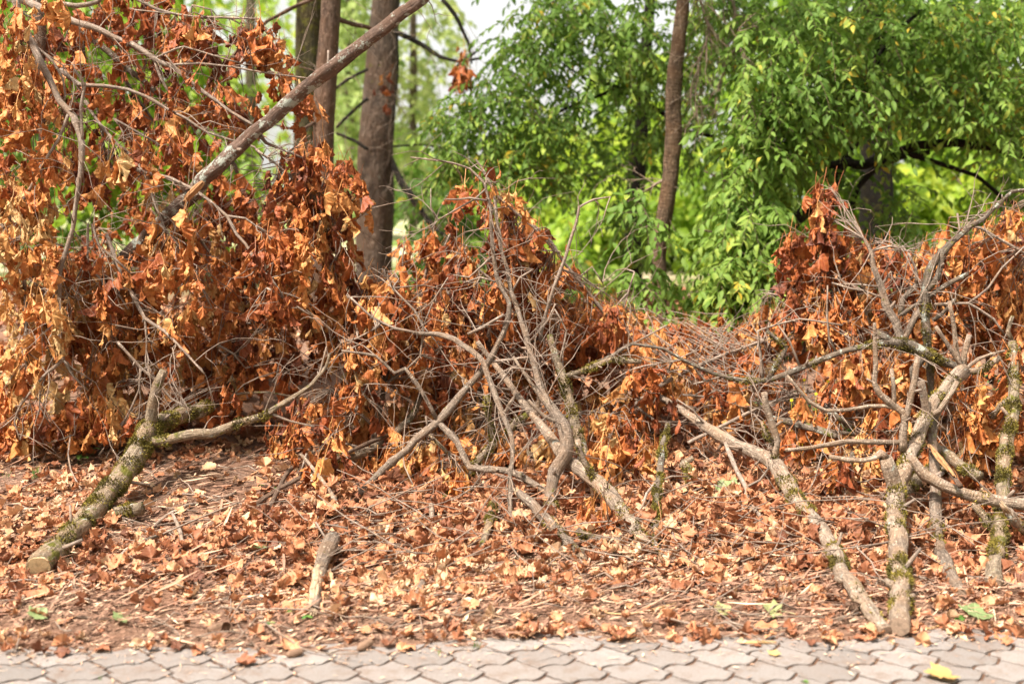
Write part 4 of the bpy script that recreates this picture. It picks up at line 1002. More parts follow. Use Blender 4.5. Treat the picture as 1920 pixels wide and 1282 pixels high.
C('knobbly upright branch atop the right pile with a long pale arm reaching right', 'lichen',
  '1750,745,7,6.2 1747,739,7 1742,660,8 1736,612,8.5 1733,550,9 1743,506,9 1760,482,9 1788,451,7.5 1822,423,7 1843,412,6 1870,384,5 1898,359,4.5 1925,357,4 1960,362,3.5,6.3',
  subs=['1743,547,8 1757,520,7.5 1764,482,7 1762,465,6', '!1740,557,6 1778,533,6 1815,513,5.5', '~1822,423,4 1839,427,4 1880,451,4 1925,478,4', '~1752,571,4 1815,569,4 1863,598,3.5 1885,630,2.5', '~1815,569,3 1853,540,3 1880,502,2.5 1925,460,2', '1742,560,5 1712,575,5 1690,590,5', '1750,600,5 1765,588,5 1790,560,4', '~1788,451,3 1800,430,2.5 1795,400,2'],
  moss=[(.05,.35,.5)], clumps=[(1800,480,70,45,6.8,.3,20,.4),(1880,430,40,45,6.7,.3,14,.38),(1860,520,60,50,6.8,.3,20,.5),(1900,610,40,50,6.6,.3,13,.6)], tw=26, tint=.42)
C('curving grey branch rising to a crooked tip left of the knobbly upright branch', 'grey',
  '1694,655,9,6.3 1688,633,9 1681,605,9 1661,571,8 1651,537,7.5 1637,499,6.5 1633,471,5.5 1620,447,3.5,6.5',
  subs=['1688,592,7 1692,561,7 1719,533,6.5', '~1717,533,5 1716,502,4 1702,475,3', '~1657,540,4 1671,509,3', '1700,643,7 1709,612,7 1730,578,6', '~1633,471,4 1650,466,3 1670,462,3 1700,470,2', '~1651,537,3 1610,533,3 1570,534,2.5', '~1655,560,3 1620,545,3 1590,540,3 1560,530,2'],
  clumps=[(1555,385,24,26,6.9,.1,8,.3),(1560,430,30,30,6.9,.15,12,.32),(1500,460,30,40,7.0,.2,10,.35),(1690,500,60,40,6.8,.3,20,.36),(1600,480,50,40,6.9,.25,18,.34)], tw=24, tint=.35)
C('long horizontal branch mottled with moss and lichen across the right pile', 'lichen',
  '1096,690,3,6.5 1114,681,4 1150,665,4 1186,645,4 1241,653,4 1280,674,4 1338,701,5 1400,715,6 1441,712,6.5 1500,691,6.5 1572,662,7 1640,644,8 1675,640,9 1709,650,12 1736,664,11 1778,681,9 1800,690,8,6.1',
  subs=['!1678,640,7 1660,632,7 1642,622,6', '~1186,645,2.5 1250,610,2', '~1500,691,3 1480,640,3 1460,610,2', '~1430,712,4 1425,660,3.5 1422,620,3 1500,598,2.5 1580,610,2.5', '1441,712,7 1465,670,7 1475,650,6 1438,620,5', '1725,668,9 1712,690,9 1715,720,8', '~1280,674,2.5 1190,690,2 1130,740,2', '~1572,662,3 1555,640,3 1550,590,2.5 1552,535,2'],
  moss=[(.40,.50,1.0),(.62,.66,1.2),(.76,.97,.9)], submoss=[(4,.1,.9,.5)], tw=24)
C('smooth pale branch bowing from the forked log out past the right edge', 'pale', '1705,850,8,5.4 1716,868,10 1733,890,11.5 1767,911,11.5 1815,928,11 1870,938,11 1925,946,11 1980,955,10,5.2', moss=[(.45,.6,.2)], tw=3)
C('straight grey branch standing just right of the forked log, cut end on the litter', 'grey',
  '1801,1112,11,g0.9 1778,1068,12 1759,1020,12.5 1754,979,12,5.3 1755,911,11 1753,870,10 1748,825,9.5 1748,790,9.5 1767,753,8 1788,722,6,6.0', subs=['1746,815,8 1742,785,9 1733,750,8.5 1725,715,8', '~1756,900,4 1770,885,3'], moss=[(.3,.45,.3)], cut='s', cutmat='cut_old')
C('upright branch thickly furred with moss at the right edge', 'mossy',
  '1862,1095,15,g0.6 1867,1048,15 1875,996,13 1879,945,12.5,5.4 1879,911,12 1881,876,12 1886,845,11.5 1891,818,11.5 1898,770,11 1901,722,10.5 1901,674,10 1898,643,9,6.2',
  subs=['1898,643,7 1890,620,6 1900,590,5', '1890,740,6 1875,760,6 1860,785,5'], moss=[(.12,.45,1.3),(.5,.8,1.5),(.82,1,.8)], submoss=[(1,0,1,.6)], cut='s', cutmat='cut_old', clumps=[(1885,700,20,30,6.1,.1,4,.75)], tw=8)
S('torn strip of orange wood leaning beside the forked log', 'brown', '1744,838,5,5.6 1774,873,6.5 1803,912,6,5.2', bare='1742,834,6,5.57 1762,858,7.5,5.46 1790,893,6.5,5.26', splint='s', baremat='orange_wood')
C('grey branch behind the torn orange strip, mossy at its lower end', 'mossy', '1755,835,8,5.9 1767,845,9.5 1802,873,10 1834,892,11,5.5', moss=[(.6,1,.8)])
C('pale-ended stub lying under the bowed branch at the right edge', 'pale', '1890,957,10,5.1 1908,986,11 1940,1000,12,g2', splint='s', moss=[(.4,1,.5)])
C('mossy limb lying under the bowed branch between two uprights', 'mossy', '1826,945,9,5.3 1856,979,9.5 1880,1010,8,g2', moss=[(.2,1,1.0)])
C('grey moss-patched log lying in the gap behind the forked log', 'mossy', '1690,925,13,5.6 1726,898,14 1760,880,13,6.0 1830,850,12', moss=[(.1,.9,.7)])
S('stick crusted white with lichen in the weeds left of the forked log', 'lichen', '1446,783,6,6.3 1486,791,8 1527,804,8 1572,818,7,6.0', subs=['1527,804,6 1600,815,5', '1552,768,7 1600,803,7'])
S('short lichened post standing in the leaves left of the forked log', 'lichen', '1598,848,6,5.8 1592,883,7 1582,925,5,g0', moss=[(.3,.7,.6)])
S('curved branchlet coming down to the litter left of the sloping trunk', 'twig', '1360,830,5,6.0 1383,887,6 1398,914,6.5 1400,938,6.5 1424,966,6.5 1452,993,6,g2 1486,1007,5,g1', subs=['~1400,915,3.5 1425,900,3 1440,878,2.5 1437,860,2', '~1415,955,4 1460,975,3.5 1500,990,3'])
S('grey stick lying on the litter below the curved branchlet', 'lichen', '1265,970,4,g2 1325,976,4.5,g2 1383,990,5,g1.5 1420,1000,4 1480,1000,3,g1', moss=[(.3,.4,1),(.55,.7,1.2)])
S('thin twig lying level on the litter under the curved branchlet', 'twig', '1366,979,2,g2 1434,986,2.5,g2 1513,997,2,g1')
S('dark stick near the paving left of the sloping trunk', 'brown', '1424,1177,4,g1 1458,1144,4,g1 1496,1113,3.5,g1')
S('thin bent twig hanging to the litter left of the sloping trunk', 'twig', '1409,983,2.5,g3 1428,1020,2.8 1438,1068,2,g1', subs=['~1428,1020,2 1470,1012,2'])
S('short upright twig between the curved branchlet and the sloping trunk', 'twig', '1491,1017,3,g3 1486,1062,3.5 1478,1090,3,g1', subs=['~1486,1050,2.5 1410,1080,2 1390,1110,2'])
S('mossy bent stub standing in the leaves between the centre and right piles', 'mossy', '1280,868,10,5.9 1291,880,9 1293,905,8 1290,935,7,g0', subs=['1284,866,8 1300,858,7', '1284,930,5 1300,950,5 1322,968,5'], moss=[(.1,.9,1.2)])
S('thin twig lying flat between the two butt ends and the bowed branch', 'twig', '1700,990,4,g2 1722,1045,4.5,g1 1728,1085,5,g1')
S('split pale wood chip leaning by the mossy upright at the right', 'orange_wood', '1822,1093,5,g1 1832,1075,6,g2 1842,1058,4,g4')
S('fallen twig leaning against the upper side of the sloping trunk', 'twig', '1584,1013,2.5,g2 1612,1055,3 1630,1090,4,g2 1645,1135,3,g1')
S('thin red twig stretched along the litter left of the sloping trunk', 'redtwig', '1350,1140,2,g1 1440,1146,2,g1 1530,1166,1.8,g1')
S('pale strip of bark at the paving edge left of the log butt', 'straw', '1395,1204,4,g 1430,1203,5,g 1455,1204,4,g')
S('thin pale strip of bark at the paving edge right of the log butt', 'straw', '1700,1183,4,g 1745,1177,4,g 1785,1166,3,g')
B('leafy brush spread behind the right pile under the green shrub', 'brown',
  '1480,640,7,7.0 1530,590,7 1570,540,6 1590,500,5 1600,460,4,7.2', subs=['~1530,590,4 1480,560,3 1440,550,3', '~1480,560,2.5,6.9 1520,570,3 1550,585,3 1600,600,3', '~1570,540,3 1640,560,3 1700,570,3', '~1554,470,2.5,6.9 1552,540,3 1550,600,3', '~1510,640,3 1500,690,3 1490,720,2'],
  clumps=[(1540,530,60,60,7.1,.3,34,.33),(1610,600,70,50,6.9,.3,28,.42),(1500,600,50,40,7.0,.3,18,.42),(1430,610,40,25,7.3,.2,8,.4),(1660,680,60,40,6.7,.3,18,.45),(1590,690,40,40,6.5,.2,12,.42),(1550,620,40,40,6.6,.2,9,.65)], tw=36, tint=.38)
B('leafy brush heaped behind the knobbly upright branch at the right edge', 'brown',
  '1860,720,7,6.9 1850,640,7 1840,570,6 1830,500,5 1825,460,4,7.2', subs=['~1850,640,4 1800,600,3 1770,570,3', '~1840,570,4 1900,540,3 1930,520,3', '~1860,700,3 1790,720,3', '~1750,600,3 1800,630,3 1850,660,2'],
  clumps=[(1730,580,50,70,7.0,.3,26,.4),(1830,600,70,60,6.9,.3,32,.45),(1900,480,40,60,7.1,.3,20,.42),(1750,520,40,40,7.1,.2,14,.38),(1790,720,50,50,6.5,.3,13,.55),(1840,800,50,60,6.2,.3,18,.55),(1780,860,40,40,6.0,.2,9,.5),(1830,930,40,30,5.6,.15,7,.65),(1740,690,40,50,6.6,.2,12,.45),(2000,560,90,120,7.0,.4,40,.42),(2150,640,90,90,7.1,.4,30,.42),(2040,760,90,60,6.6,.3,20,.5),(1900,800,40,70,6.4,.3,10,.6),(1650,760,50,40,6.3,.3,9,.5)], tw=30, tint=.45)
B('sprawling twiggy branch with scattered leaves between the centre and right piles', 'twig',
  '1150,800,6,6.4 1190,760,6 1240,720,5 1300,690,4.5 1370,660,4 1430,640,3,6.8', subs=['~1240,720,3 1260,680,3 1300,660,2', '~1300,690,3 1340,730,3 1390,740,2', '~1190,760,3 1230,790,3 1290,790,2', '~1280,740,3,6.5 1340,745,3 1420,720,2.5', '~1300,720,2.5,6.4 1380,700,2.5 1480,725,2'],
  clumps=[(1230,670,50,30,6.8,.25,14,.45),(1210,740,60,40,6.5,.25,20,.42),(1180,830,50,40,6.2,.2,12,.4),(1330,740,50,30,7.2,.2,6,.45),(1140,890,40,30,6.0,.15,6,.5),(1290,735,50,30,7.1,.2,9,.42),(1180,690,40,40,6.8,.25,10,.36),(1280,650,40,30,7.2,.2,9,.4),(1190,625,50,35,7.3,.3,16,.4),(1270,640,60,30,7.6,.3,18,.42),(1350,640,70,30,7.8,.3,20,.42),(1420,640,50,30,7.6,.3,14,.45),(1340,690,70,35,7.0,.3,16,.45),(1430,700,50,35,6.9,.3,12,.45)], tw=44, tint=.42, twl=.4)
B('thin twiggy branch lying low among weeds left of the forked log', 'twig',
  '1290,830,5,6.2 1350,800,5 1410,770,4.5 1470,745,4 1540,730,3.5 1600,735,2.5,6.6', subs=['~1350,800,3 1400,810,2.5 1440,840,2', '~1410,770,2.5 1430,800,2.5 1500,760,2', '~1480,740,2.5 1500,780,2.5 1520,830,2', '1590,800,6,6.3 1560,770,6 1545,755,5'],
  clumps=[(1590,740,40,30,6.4,.2,8,.45),(1540,770,40,30,6.2,.2,5,.5),(1360,780,60,25,6.8,.2,7,.45),(1590,800,60,40,6.2,.2,12,.45),(1640,850,40,40,6.0,.2,9,.5),(1500,810,50,40,6.3,.2,8,.5),(1420,800,40,30,6.7,.2,6,.5),(1590,880,40,40,5.8,.2,6,.6),(1370,760,40,30,6.5,.2,5,.5)], tw=40, tint=.48, twl=.35)
# ------------------------------------------------------------------ living trees behind
TB = 'conifers behind the leaf pile'
tree('conifer_tree', 'dark moss-green tree trunk partly hidden behind the thin reddish trunk', TB, 'mosstrunk',
     '572,660,30,11 574,400,27,11 576,250,25 579,120,24 582,-60,23,11 585,-500,20 588,-900,15',
     limbs=['580,-120,6 520,-80,5 450,-20,4,10.5'], tw=16,
     crowns=[dict(clumps=[(570,-420,260,240,11,1.3,240)], mat='needle', leaf=NEEDLE, size=(.10,.17), per=14, spray=.5, droop=.3, tint=.5)])
tree('conifer_tree', 'thin reddish-brown tree trunk behind the lichen-spotted pole', TB, 'redconifer',
     '598,640,21,9.3 603,480,20 606,300,20 610,180,20 617,60,18,9.3 622,-50,17.5 630,-600,13',
     limbs=['614,40,7 660,46,6 690,52,5 720,66,4,9.5', '606,230,4 560,245,3 500,230,2,9', '604,140,3 580,130,2 560,125,1.5', '620,-20,5 500,40,4 420,120,3'], tw=14,
     crowns=[dict(clumps=[(630,-480,200,160,9.3,1,150)], mat='needle', leaf=NEEDLE, size=(.10,.16), per=14, spray=.45, droop=.3, tint=.5)])
tree('conifer_tree', 'wide grey-brown conifer trunk with dead side branches left of centre', TB, 'conifer',
     '704,660,38,12.2 703,520,35 703,420,33 706,300,32 711,180,30 718,60,28,12.2 724,-60,26 735,-700,18',
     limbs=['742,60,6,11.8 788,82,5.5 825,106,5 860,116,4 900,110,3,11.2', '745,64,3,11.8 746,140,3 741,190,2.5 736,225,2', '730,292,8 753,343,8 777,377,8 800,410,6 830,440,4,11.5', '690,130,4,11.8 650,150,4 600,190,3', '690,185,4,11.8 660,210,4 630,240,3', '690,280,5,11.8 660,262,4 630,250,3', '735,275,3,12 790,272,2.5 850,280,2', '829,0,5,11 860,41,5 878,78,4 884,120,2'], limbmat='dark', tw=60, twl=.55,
     crowns=[dict(clumps=[(730,-450,330,260,12,1.5,260)], mat='needle', leaf=NEEDLE, size=(.12,.2), per=14, spray=.55, droop=.3, tint=.5, name='crown'),
             dict(clumps=[(800,390,45,45,11.5,.3,20),(760,345,40,40,11.6,.3,12)], mat='needle', leaf=NEEDLE, size=(.06,.11), per=14, spray=.3, droop=.5, tint=.25, name='needle_sprays')])
tree('slim_tree', 'slim bare-stemmed tree with a leaning trunk right of centre', None, 'sapling',
     '1236,640,15,9.2 1236,560,14 1235,475,14.5 1246,400,15 1258,330,15 1263,260,15 1262,180,14 1272,80,13 1284,-20,12,9.2 1300,-160,11 1320,-500,8',
     limbs=['1330,-200,5 1360,-60,4 1373,0,3.5 1386,75,3 1366,113,2.5 1349,154,2 1335,215,1.5', '~'.replace('~', '') + '1380,70,2.5,8.9 1395,110,2 1402,160,1.5 1405,220,1.2', '1340,-180,3 1310,-20,2.5 1330,60,2 1310,120,1.5 1300,190,1.2', '1250,330,4 1230,345,3 1210,360,2'], limbmat='pale', tw=150, twl=.42, twm='pale', twr=.0042,
     crowns=[dict(clumps=[(1320,-420,280,150,9.4,1,150)], size=(.08,.13))])
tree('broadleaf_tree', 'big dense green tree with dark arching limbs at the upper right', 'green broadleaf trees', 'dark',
     '1462,640,16,10 1478,500,15 1486,419,14 1527,381,13 1561,343,12 1582,302,11 1609,254,10 1640,150,9 1660,-100,7,10.3',
     limbs=['1482,329,8 1520,317,9 1579,305,9 1623,310,9.5 1675,288,10 1726,274,10 1795,268,9 1863,278,8 1930,297,7,9.6', '1596,395,7,9.8 1609,350,7 1651,309,7 1700,292,6 1743,285,6', '1705,295,6 1778,312,6 1829,329,5.5 1880,371,5 1940,400,4', '1565,274,5,9.4 1596,192,5 1633,127,5 1675,65,4.5 1726,20,4', '1880,276,8 1920,258,8 1960,240,7', '1540,360,7 1556,310,6 1560,250,5', '1482,329,6 1430,330,5 1400,300,4'],
     crowns=[dict(clumps=[(1500,100,120,110,9.0,.5,125,.52),(1690,90,190,100,9.8,.8,160,.5),(1850,110,120,120,9.6,.6,110,.54),(1640,10,320,90,10,1,190),(1475,220,90,65,8.9,.4,64,.52),(1580,180,60,40,9.3,.5,22,.5),(1790,200,160,40,10.0,.6,50,.46),(1900,330,60,50,10.2,.5,20),(1640,240,50,40,9.6,.3,16,.5),(1660,390,60,50,10,.3,20,.5),(1600,-150,420,110,10,1.4,170),(1540,330,60,40,10,.4,18,.4),(1890,230,60,60,9.3,.4,30,.6)], tint=.48)])
tree('broadleaf_tree', 'green tree spreading its leafy branches over the bright gap at centre', 'green broadleaf trees', 'dark',
     '1186,650,20,13 1187,480,18 1190,380,17 1195,300,16 1205,200,12 1215,60,10 1225,-150,8,12',
     limbs=['1338,256,4,11 1280,244,5,11 1247,216,5.5 1196,185,5.5 1148,161,5 1120,152,4 1090,146,3,10.8', '1155,168,5,10.9 1096,189,4.5 1060,205,4 1028,220,3', '1100,150,2.5 1020,100,2 960,88,1.5', '1195,300,6 1140,320,5 1100,330,4', '1028,220,2.5 960,260,2 900,300,2'],
     crowns=[dict(clumps=[(1070,100,140,80,10.8,.8,74,.5),(985,120,50,60,10.8,.5,26,.5),(1010,30,45,45,10.8,.5,24,.5),(1070,0,60,50,10.8,.5,30,.5),(1150,50,90,70,10.6,.7,52,.5),(1000,70,60,50,11,.6,16,.5),(930,180,85,50,10.5,.5,44,.55),(865,225,60,40,10.4,.4,26,.55),(1050,215,100,50,10.7,.7,34,.46),(930,275,110,50,10.5,.6,56,.5),(870,310,60,40,10.3,.5,26,.48),(1000,330,90,40,10.6,.5,30,.5),(1120,280,110,50,11,.7,34,.46),(1190,120,60,120,10.8,.6,40,.52),(1270,170,80,150,11,.6,80,.5),(1330,60,70,80,10.6,.6,40,.5),(1188,410,45,80,11.3,.4,34,.5),(1060,-120,220,90,11,1.2,80)], tint=.48)])
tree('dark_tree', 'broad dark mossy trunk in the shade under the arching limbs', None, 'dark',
     '1646,640,42,13 1644,520,36 1644,440,34 1644,370,31 1644,292,30 1642,206,29 1640,60,27,13 1640,-500,20',
     limbs=['1644,220,8 1700,180,7 1760,160,5', '1640,200,8 1590,150,7 1540,120,5'], crowns=[dict(clumps=[(1640,-300,320,160,13,1.5,120)], size=(.13,.2))])
tree('green_shrub', 'bright green shrub hanging low in front of the slim trunk on its right', None, 'brown',
     '1400,650,6,8.9 1410,600,6 1425,540,6 1430,470,6 1425,400,5 1410,330,4,9',
     limbs=['1425,540,4 1380,500,3 1340,490,2,8.6', '1428,480,4 1360,440,3 1310,430,2', '1410,600,4 1340,600,3 1250,590,2.5,8.5 1225,520,2.5 1215,440,2 1200,380,2', '1425,400,3 1360,340,3 1320,320,2', '1430,470,4 1460,430,3 1475,400,2'],
     crowns=[dict(clumps=[(1405,520,75,60,8.5,.3,100,.68),(1392,440,45,50,8.6,.3,50,.66),(1440,430,50,60,8.8,.4,44,.6),(1400,330,60,70,9,.4,56,.6),(1195,390,28,40,8.4,.12,9,.45),(1198,510,26,50,8.4,.12,15,.52),(1420,250,60,50,9,.4,34,.55),(1335,555,40,22,8.5,.2,14,.68)], tint=.56, tsd=.13, size=(.07,.125))])
FT = 'blurred trees far behind'
def far_tree(label, trunk, clumps, mat='lime', name='far_tree', tint=.5, size=(.16, .28), per=9, spray=.7, leaf=FARLEAF, bark_='conifer', tsd=.2):
    tree(name, label, FT, bark_, trunk, crowns=[dict(clumps=clumps, mat=mat, leaf=leaf, size=size, per=per, tint=tint, tsd=tsd, spray=spray, twigs=False)])
far_tree('pale yellow-green conifer in the bright gap right of the wide trunk', '775,520,9,26 775,300,8 775,100,7 775,-200,5', [(775,60,90,90,26,2,60),(770,190,75,80,26,2,44),(790,300,70,60,26,2,40),(775,-120,90,100,26,2,60)], mat='palegreen', tint=.6)
far_tree('pale green conifer seen between the reddish and the wide trunks', '655,520,10,24 655,300,9 655,100,8 655,-200,5', [(655,90,50,130,24,1.5,90),(655,300,50,110,24,1.5,80),(655,-120,80,110,24,2,80)], mat='palegreen', tint=.45)
far_tree('green conifer blurred behind the gaps at the top of the left pile', '470,560,12,17 470,300,11 470,0,9 470,-250,6', [(470,60,100,110,17,1.5,190,.4),(480,230,90,100,17,1.5,130,.35),(470,-150,120,110,17,1.5,120)], mat='palegreen', tint=.35, leaf=NEEDLE, per=16, size=(.16,.28))
far_tree('yellow-green bushy tree seen through the top of the left pile', '280,560,14,15 280,300,12 280,100,8', [(260,160,170,150,15,1.5,170),(330,300,160,130,15,1.5,120),(250,-60,190,100,15,1.5,70)], mat='lime', tint=.42)
far_tree('dark green tree far behind the upper left corner', '60,560,16,16 60,300,14 60,0,9', [(60,120,150,200,16,1.5,190),(80,350,170,130,16,1.5,110)], mat='green', tint=.5, size=(.14,.24))
far_tree('sunny yellow-green tree glowing low behind the centre of the gap', '1010,560,9,20 1010,440,8 1010,300,6', [(1010,400,110,80,20,1.5,130,.6),(930,380,70,60,20,1.5,50,.5),(1080,350,70,60,20,1.5,70,.55)], mat='lime', tint=.58)
far_tree('soft green tree far behind the centre tree', '1040,560,9,24 1040,400,8 1040,200,6', [(1060,280,150,70,24,1.5,120,.6),(1200,200,90,140,24,1.5,110,.5),(930,330,60,40,24,1.5,30,.6)], mat='lime', tint=.55)
far_tree('lime green bush glowing left of the slim trunk', '1140,600,8,17 1140,500,7 1140,380,5', [(1130,450,100,80,17,1,130,.5),(1180,380,60,70,17,1,60,.6),(1280,430,60,80,17,1,70,.5),(1330,330,50,70,17,1,40,.5),(1080,500,90,50,17,1,80,.45)], mat='lime', tint=.5)
far_tree('yellow-green tree glowing under the arching limbs at the right', '1800,580,10,17 1800,450,9 1800,330,6', [(1790,400,110,60,17,1.3,140,.5),(1880,420,80,60,17,1.3,80,.5),(1720,370,60,60,17,1.3,50,.6),(1850,330,110,40,17,1.3,50,.6)], mat='lime', tint=.5)
far_tree('green tree filling the background behind the arching limbs', '1560,600,14,18 1560,400,12 1560,150,8', [(1540,330,110,110,18,1.5,120,.4),(1600,150,250,170,18,1.5,210,.35),(1850,150,180,170,18,1.5,190,.3),(1440,480,70,60,16,1,60,.4)], mat='lime', tint=.4)
far_tree('dark green bush beside the foot of the wide trunk', '850,600,7,13 850,540,6 850,480,4', [(840,420,55,40,13.5,.6,34,.2),(800,350,50,45,13.5,.6,26,.15),(850,470,50,40,13,.6,36,.4),(800,520,50,40,13,.6,30,.4),(920,540,60,40,12.5,.6,40,.5),(1010,570,80,30,12,.6,46,.55),(1100,560,60,35,12,.6,36,.55),(1080,520,90,40,14,.6,60,.6)], mat='green', name='far_bush', size=(.10,.18), spray=.4)
far_tree('shaded green bush right of the slim trunk foot', '1530,600,7,12 1540,540,6 1550,500,4', [(1560,480,70,50,12.5,.6,46,.35),(1700,470,90,50,13.5,.6,70,.4),(1830,470,80,40,13.5,.6,60,.5)], mat='green', name='far_bush', size=(.11,.2), spray=.45)

def treeline():
    r = np.random.RandomState(77); A, X, Nn, S, T = [], [], [], [], []
    for i in range(26000):
        x = r.uniform(-75, 75); y = r.uniform(48, 70)
        px = 960 + F * x / y
        top = 15.0
        if 690 < px < 1270: top = 3.6 + 1.2 * math.sin(px * .02)
        elif 600 < px <= 690: top = 7
        base = gz(x, y); z = base + top * r.rand() ** 0.9
        if math.sin(x * .5 + z * .6) * math.sin(z * .9 - x * .3 + y) < -0.62: continue
        A.append((x, y, z)); X.append(r.randn(3) + [0, 0, -.4]); Nn.append(r.randn(3) + [0, -.3, .6]); S.append(r.uniform(.5, 1.0)); T.append(np.clip(.45 + .2 * math.sin(x * .35) + .2 * r.randn(), 0, 1))
    for i in range(14000):                               # unseen ring of dark trees behind the camera, added to block low sky light
        an = r.uniform(-2.0, 2.0); d = r.uniform(15, 22); x = d * math.sin(an) * 1.2; y = 3 - d * math.cos(an)
        z = 15 * r.rand() ** .9
        A.append((x, y, z)); X.append(r.randn(3) + [0, 0, -.4]); Nn.append(r.randn(3) + [0, .3, .6]); S.append(r.uniform(.5, 1.0)); T.append(np.clip(.2 + .2 * r.randn(), 0, 1))
    a = Acc(); A, X, Nn, S, T = map(np.array, (A, X, Nn, S, T)); R = basis(X, Nn, S)
    inst(a, FARLEAF[0], R, A, tint=T)
    tag(a.build('far_woods_and_blocking_ring', M['lime']), kind='stuff')
treeline()

# ------------------------------------------------------------------ weeds, single leaves, cones
CLOVER = simple_leaf(55, 0.34, 3, 0.15, -0.5)
def weed(label, spots, n, size, hgt, mat='weed', flowers=()):
    r = np.random.RandomState(hash_(label) % 9999)
    c = np.array([G(x, y) for x, y in spots]); base = c.mean(0); base[2] = gz(base[0], base[1])
    root = tag(empty('weed', base), label, 'weed', 'green weeds in the litter')
    a, st = Acc(), Acc(); A, X, Nn, S, T = [], [], [], [], []
    for i in range(n):
        b = c[r.randint(len(c))] + np.r_[r.randn(2) * .05, 0]; b[2] = gz(b[0], b[1])
        t = b + np.r_[r.randn(2) * .03, hgt * r.uniform(.4, 1.1)]
        tube(st, np.array([b, (b + t) / 2 + r.randn(3) * .008, t]), np.array([.0016, .0014, .001]), 3, 0, False)
        a0 = r.rand() * 6.28
        for k in range(3):
            az = a0 + k * 2.09; A.append(t); X.append((math.cos(az), math.sin(az), r.uniform(-.2, .3))); Nn.append((0, -.3, 1)); S.append(size * r.uniform(.7, 1.3)); T.append(np.clip(.5 + .25 * r.randn(), 0, 1))
    A, X, Nn, S, T = map(np.array, (A, X, Nn, S, T)); inst(a, CLOVER, basis(X, Nn, S), A, tint=T)
    a.build('leaves', M[mat], root); st.build('stalks', M['weed'], root)
    for x, y, Y in flowers:
        f = Acc(); q = P(x, y, Y); k = 5; az = np.arange(k) * 1.257
        inst(f, CLOVER, basis(np.c_[np.cos(az), np.full(k, -.3), np.sin(az)], np.tile([0, -1.0, .2], (k, 1)), np.full(k, .011)), np.tile(q, (k, 1)), tint=np.full(k, .5))
        g = np.array([q[0], q[1] + .02, gz(q[0], q[1])]); tube(f, np.array([g, (g + q) / 2 + [.01, 0, .01], q]), np.array([.0012, .001, .0008]), 3, 0, False)
        f.build('flower', M['flower'], root)
weed('patch of lobed green weeds with tiny yellow flowers left of the forked log', [(1490,770),(1510,780),(1550,820),(1470,760),(1580,820)], 40, .045, .10, flowers=[(1508,712,6.3),(1552,715,6.3),(1568,691,6.4),(1530,738,6.2),(1484,750,6.2),(1500,748,6.2)])
weed('small green weed under the left leaf pile at the left edge', [(20,720),(40,715),(30,740)], 14, .05, .10)
weed('thin green weed among twigs between the centre and right piles', [(1340,735),(1400,740),(1380,760),(1430,770)], 30, .03, .13)
weed('tiny green sprout on bare soil beside the thick mossy log', [(150,868),(156,872)], 5, .03, .07)
weed('tiny bright green sprout beside the broken stripped branch', [(537,1172)], 3, .022, .03)
weed('small green sprout peeping from the dark hollow of the left leaf pile', [(340,640)], 6, .045, .05)
weed('tiny sprout on bare soil between the mossy log and the centre pile', [(494,925)], 3, .022, .03)
weed('green weed half hidden beside the mossy upright at the right edge', [(1835,760),(1860,745),(1850,730)], 8, .05, .09)
def grass(label, x, y, n, h):
    r = np.random.RandomState(int(x)); c = G(x, y); c[2] = gz(c[0], c[1]) if c[1] > yedge(c[0]) else 0
    a = Acc(); b = simple_leaf(60, 0.035, 4, .3, .7)
    X = np.c_[r.randn(n, 2) * .35, np.ones(n)]; Nn = np.c_[r.randn(n, 2), np.zeros(n) + .2]
    inst(a, b, basis(X, Nn, h * r.uniform(.5, 1.1, n)), c + np.c_[r.randn(n, 2) * h * .12, np.zeros(n)], tint=np.clip(.6 + .2 * r.randn(n), 0, 1))
    tag(a.build('grass_tuft', M['weed'], base=c), label, 'grass', 'small grass tufts')
grass('small grass tuft on bare soil near the left edge', 66, 898, 16, .08)
grass('faint grass tuft nearest the left edge', 12, 895, 9, .06)
grass('loose green grass blades on the litter left of the forked log', 1560, 930, 22, .11)
grass('tiny grass tuft growing in a paving joint at centre', 894, 1216, 7, .05)
grass('smallest grass tuft growing in a paving joint left of the central tuft', 823, 1228, 9, .03)
grass('tiny grass tuft in a paving joint at the bottom left', 186, 1275, 7, .025)

def leaf_at(label, x, y, size, mat, az, tilt, tmpl=None, lift=.012, name='fallen_leaf'):
    c = G(x, y); a = Acc(); t = tmpl or FRESH
    if c[1] < yedge(c[0]): c[2] = 0.004
    c = c + [0, 0, lift]
    X = np.array([[math.cos(az), math.sin(az), 0]]); Nn = np.array([[tilt[0], tilt[1], 1.0]])
    R = basis(X, Nn, [size]); inst(a, t, R, (c - R[0][:, 1] * .4)[None], tint=np.array([(hash_(label) % 100) / 100.]))
    tag(a.build(name, M[mat], base=c), label, 'leaf', 'single coloured fallen leaves')
leaf_at('large pale green leaf lying on the litter left of the sloping trunk', 1358, 930, .15, 'fresh', 2.2, (-.3, -.5), lift=.04)
leaf_at('pale green leaf in the litter above the broken stripped branch', 485, 1044, .07, 'fresh', 4.5, (0, -.9), lift=.04)
leaf_at('pale green leaf near the paving at the far left', 74, 1160, .08, 'fresh', 1.2, (.2, -.5), lift=.02)
leaf_at('crumpled pale green leaf near the paving at lower left', 221, 1170, .07, 'fresh', 4.2, (.4, -.4), lift=.02)
leaf_at('small star-shaped green leaf on soil right of centre near the paving', 1357, 1150, .07, 'fresh', .4, (.0, -.4), lift=.015)
leaf_at('bright green lobed leaf on the litter left of the log butt', 1446, 1152, .085, 'fresh', 2.9, (-.2, -.5), lift=.02)
leaf_at('upright green leaf at the paving edge right of the log butt', 1798, 1168, .07, 'weed', .5, (.6, -.7), GREEN[2], lift=.02)
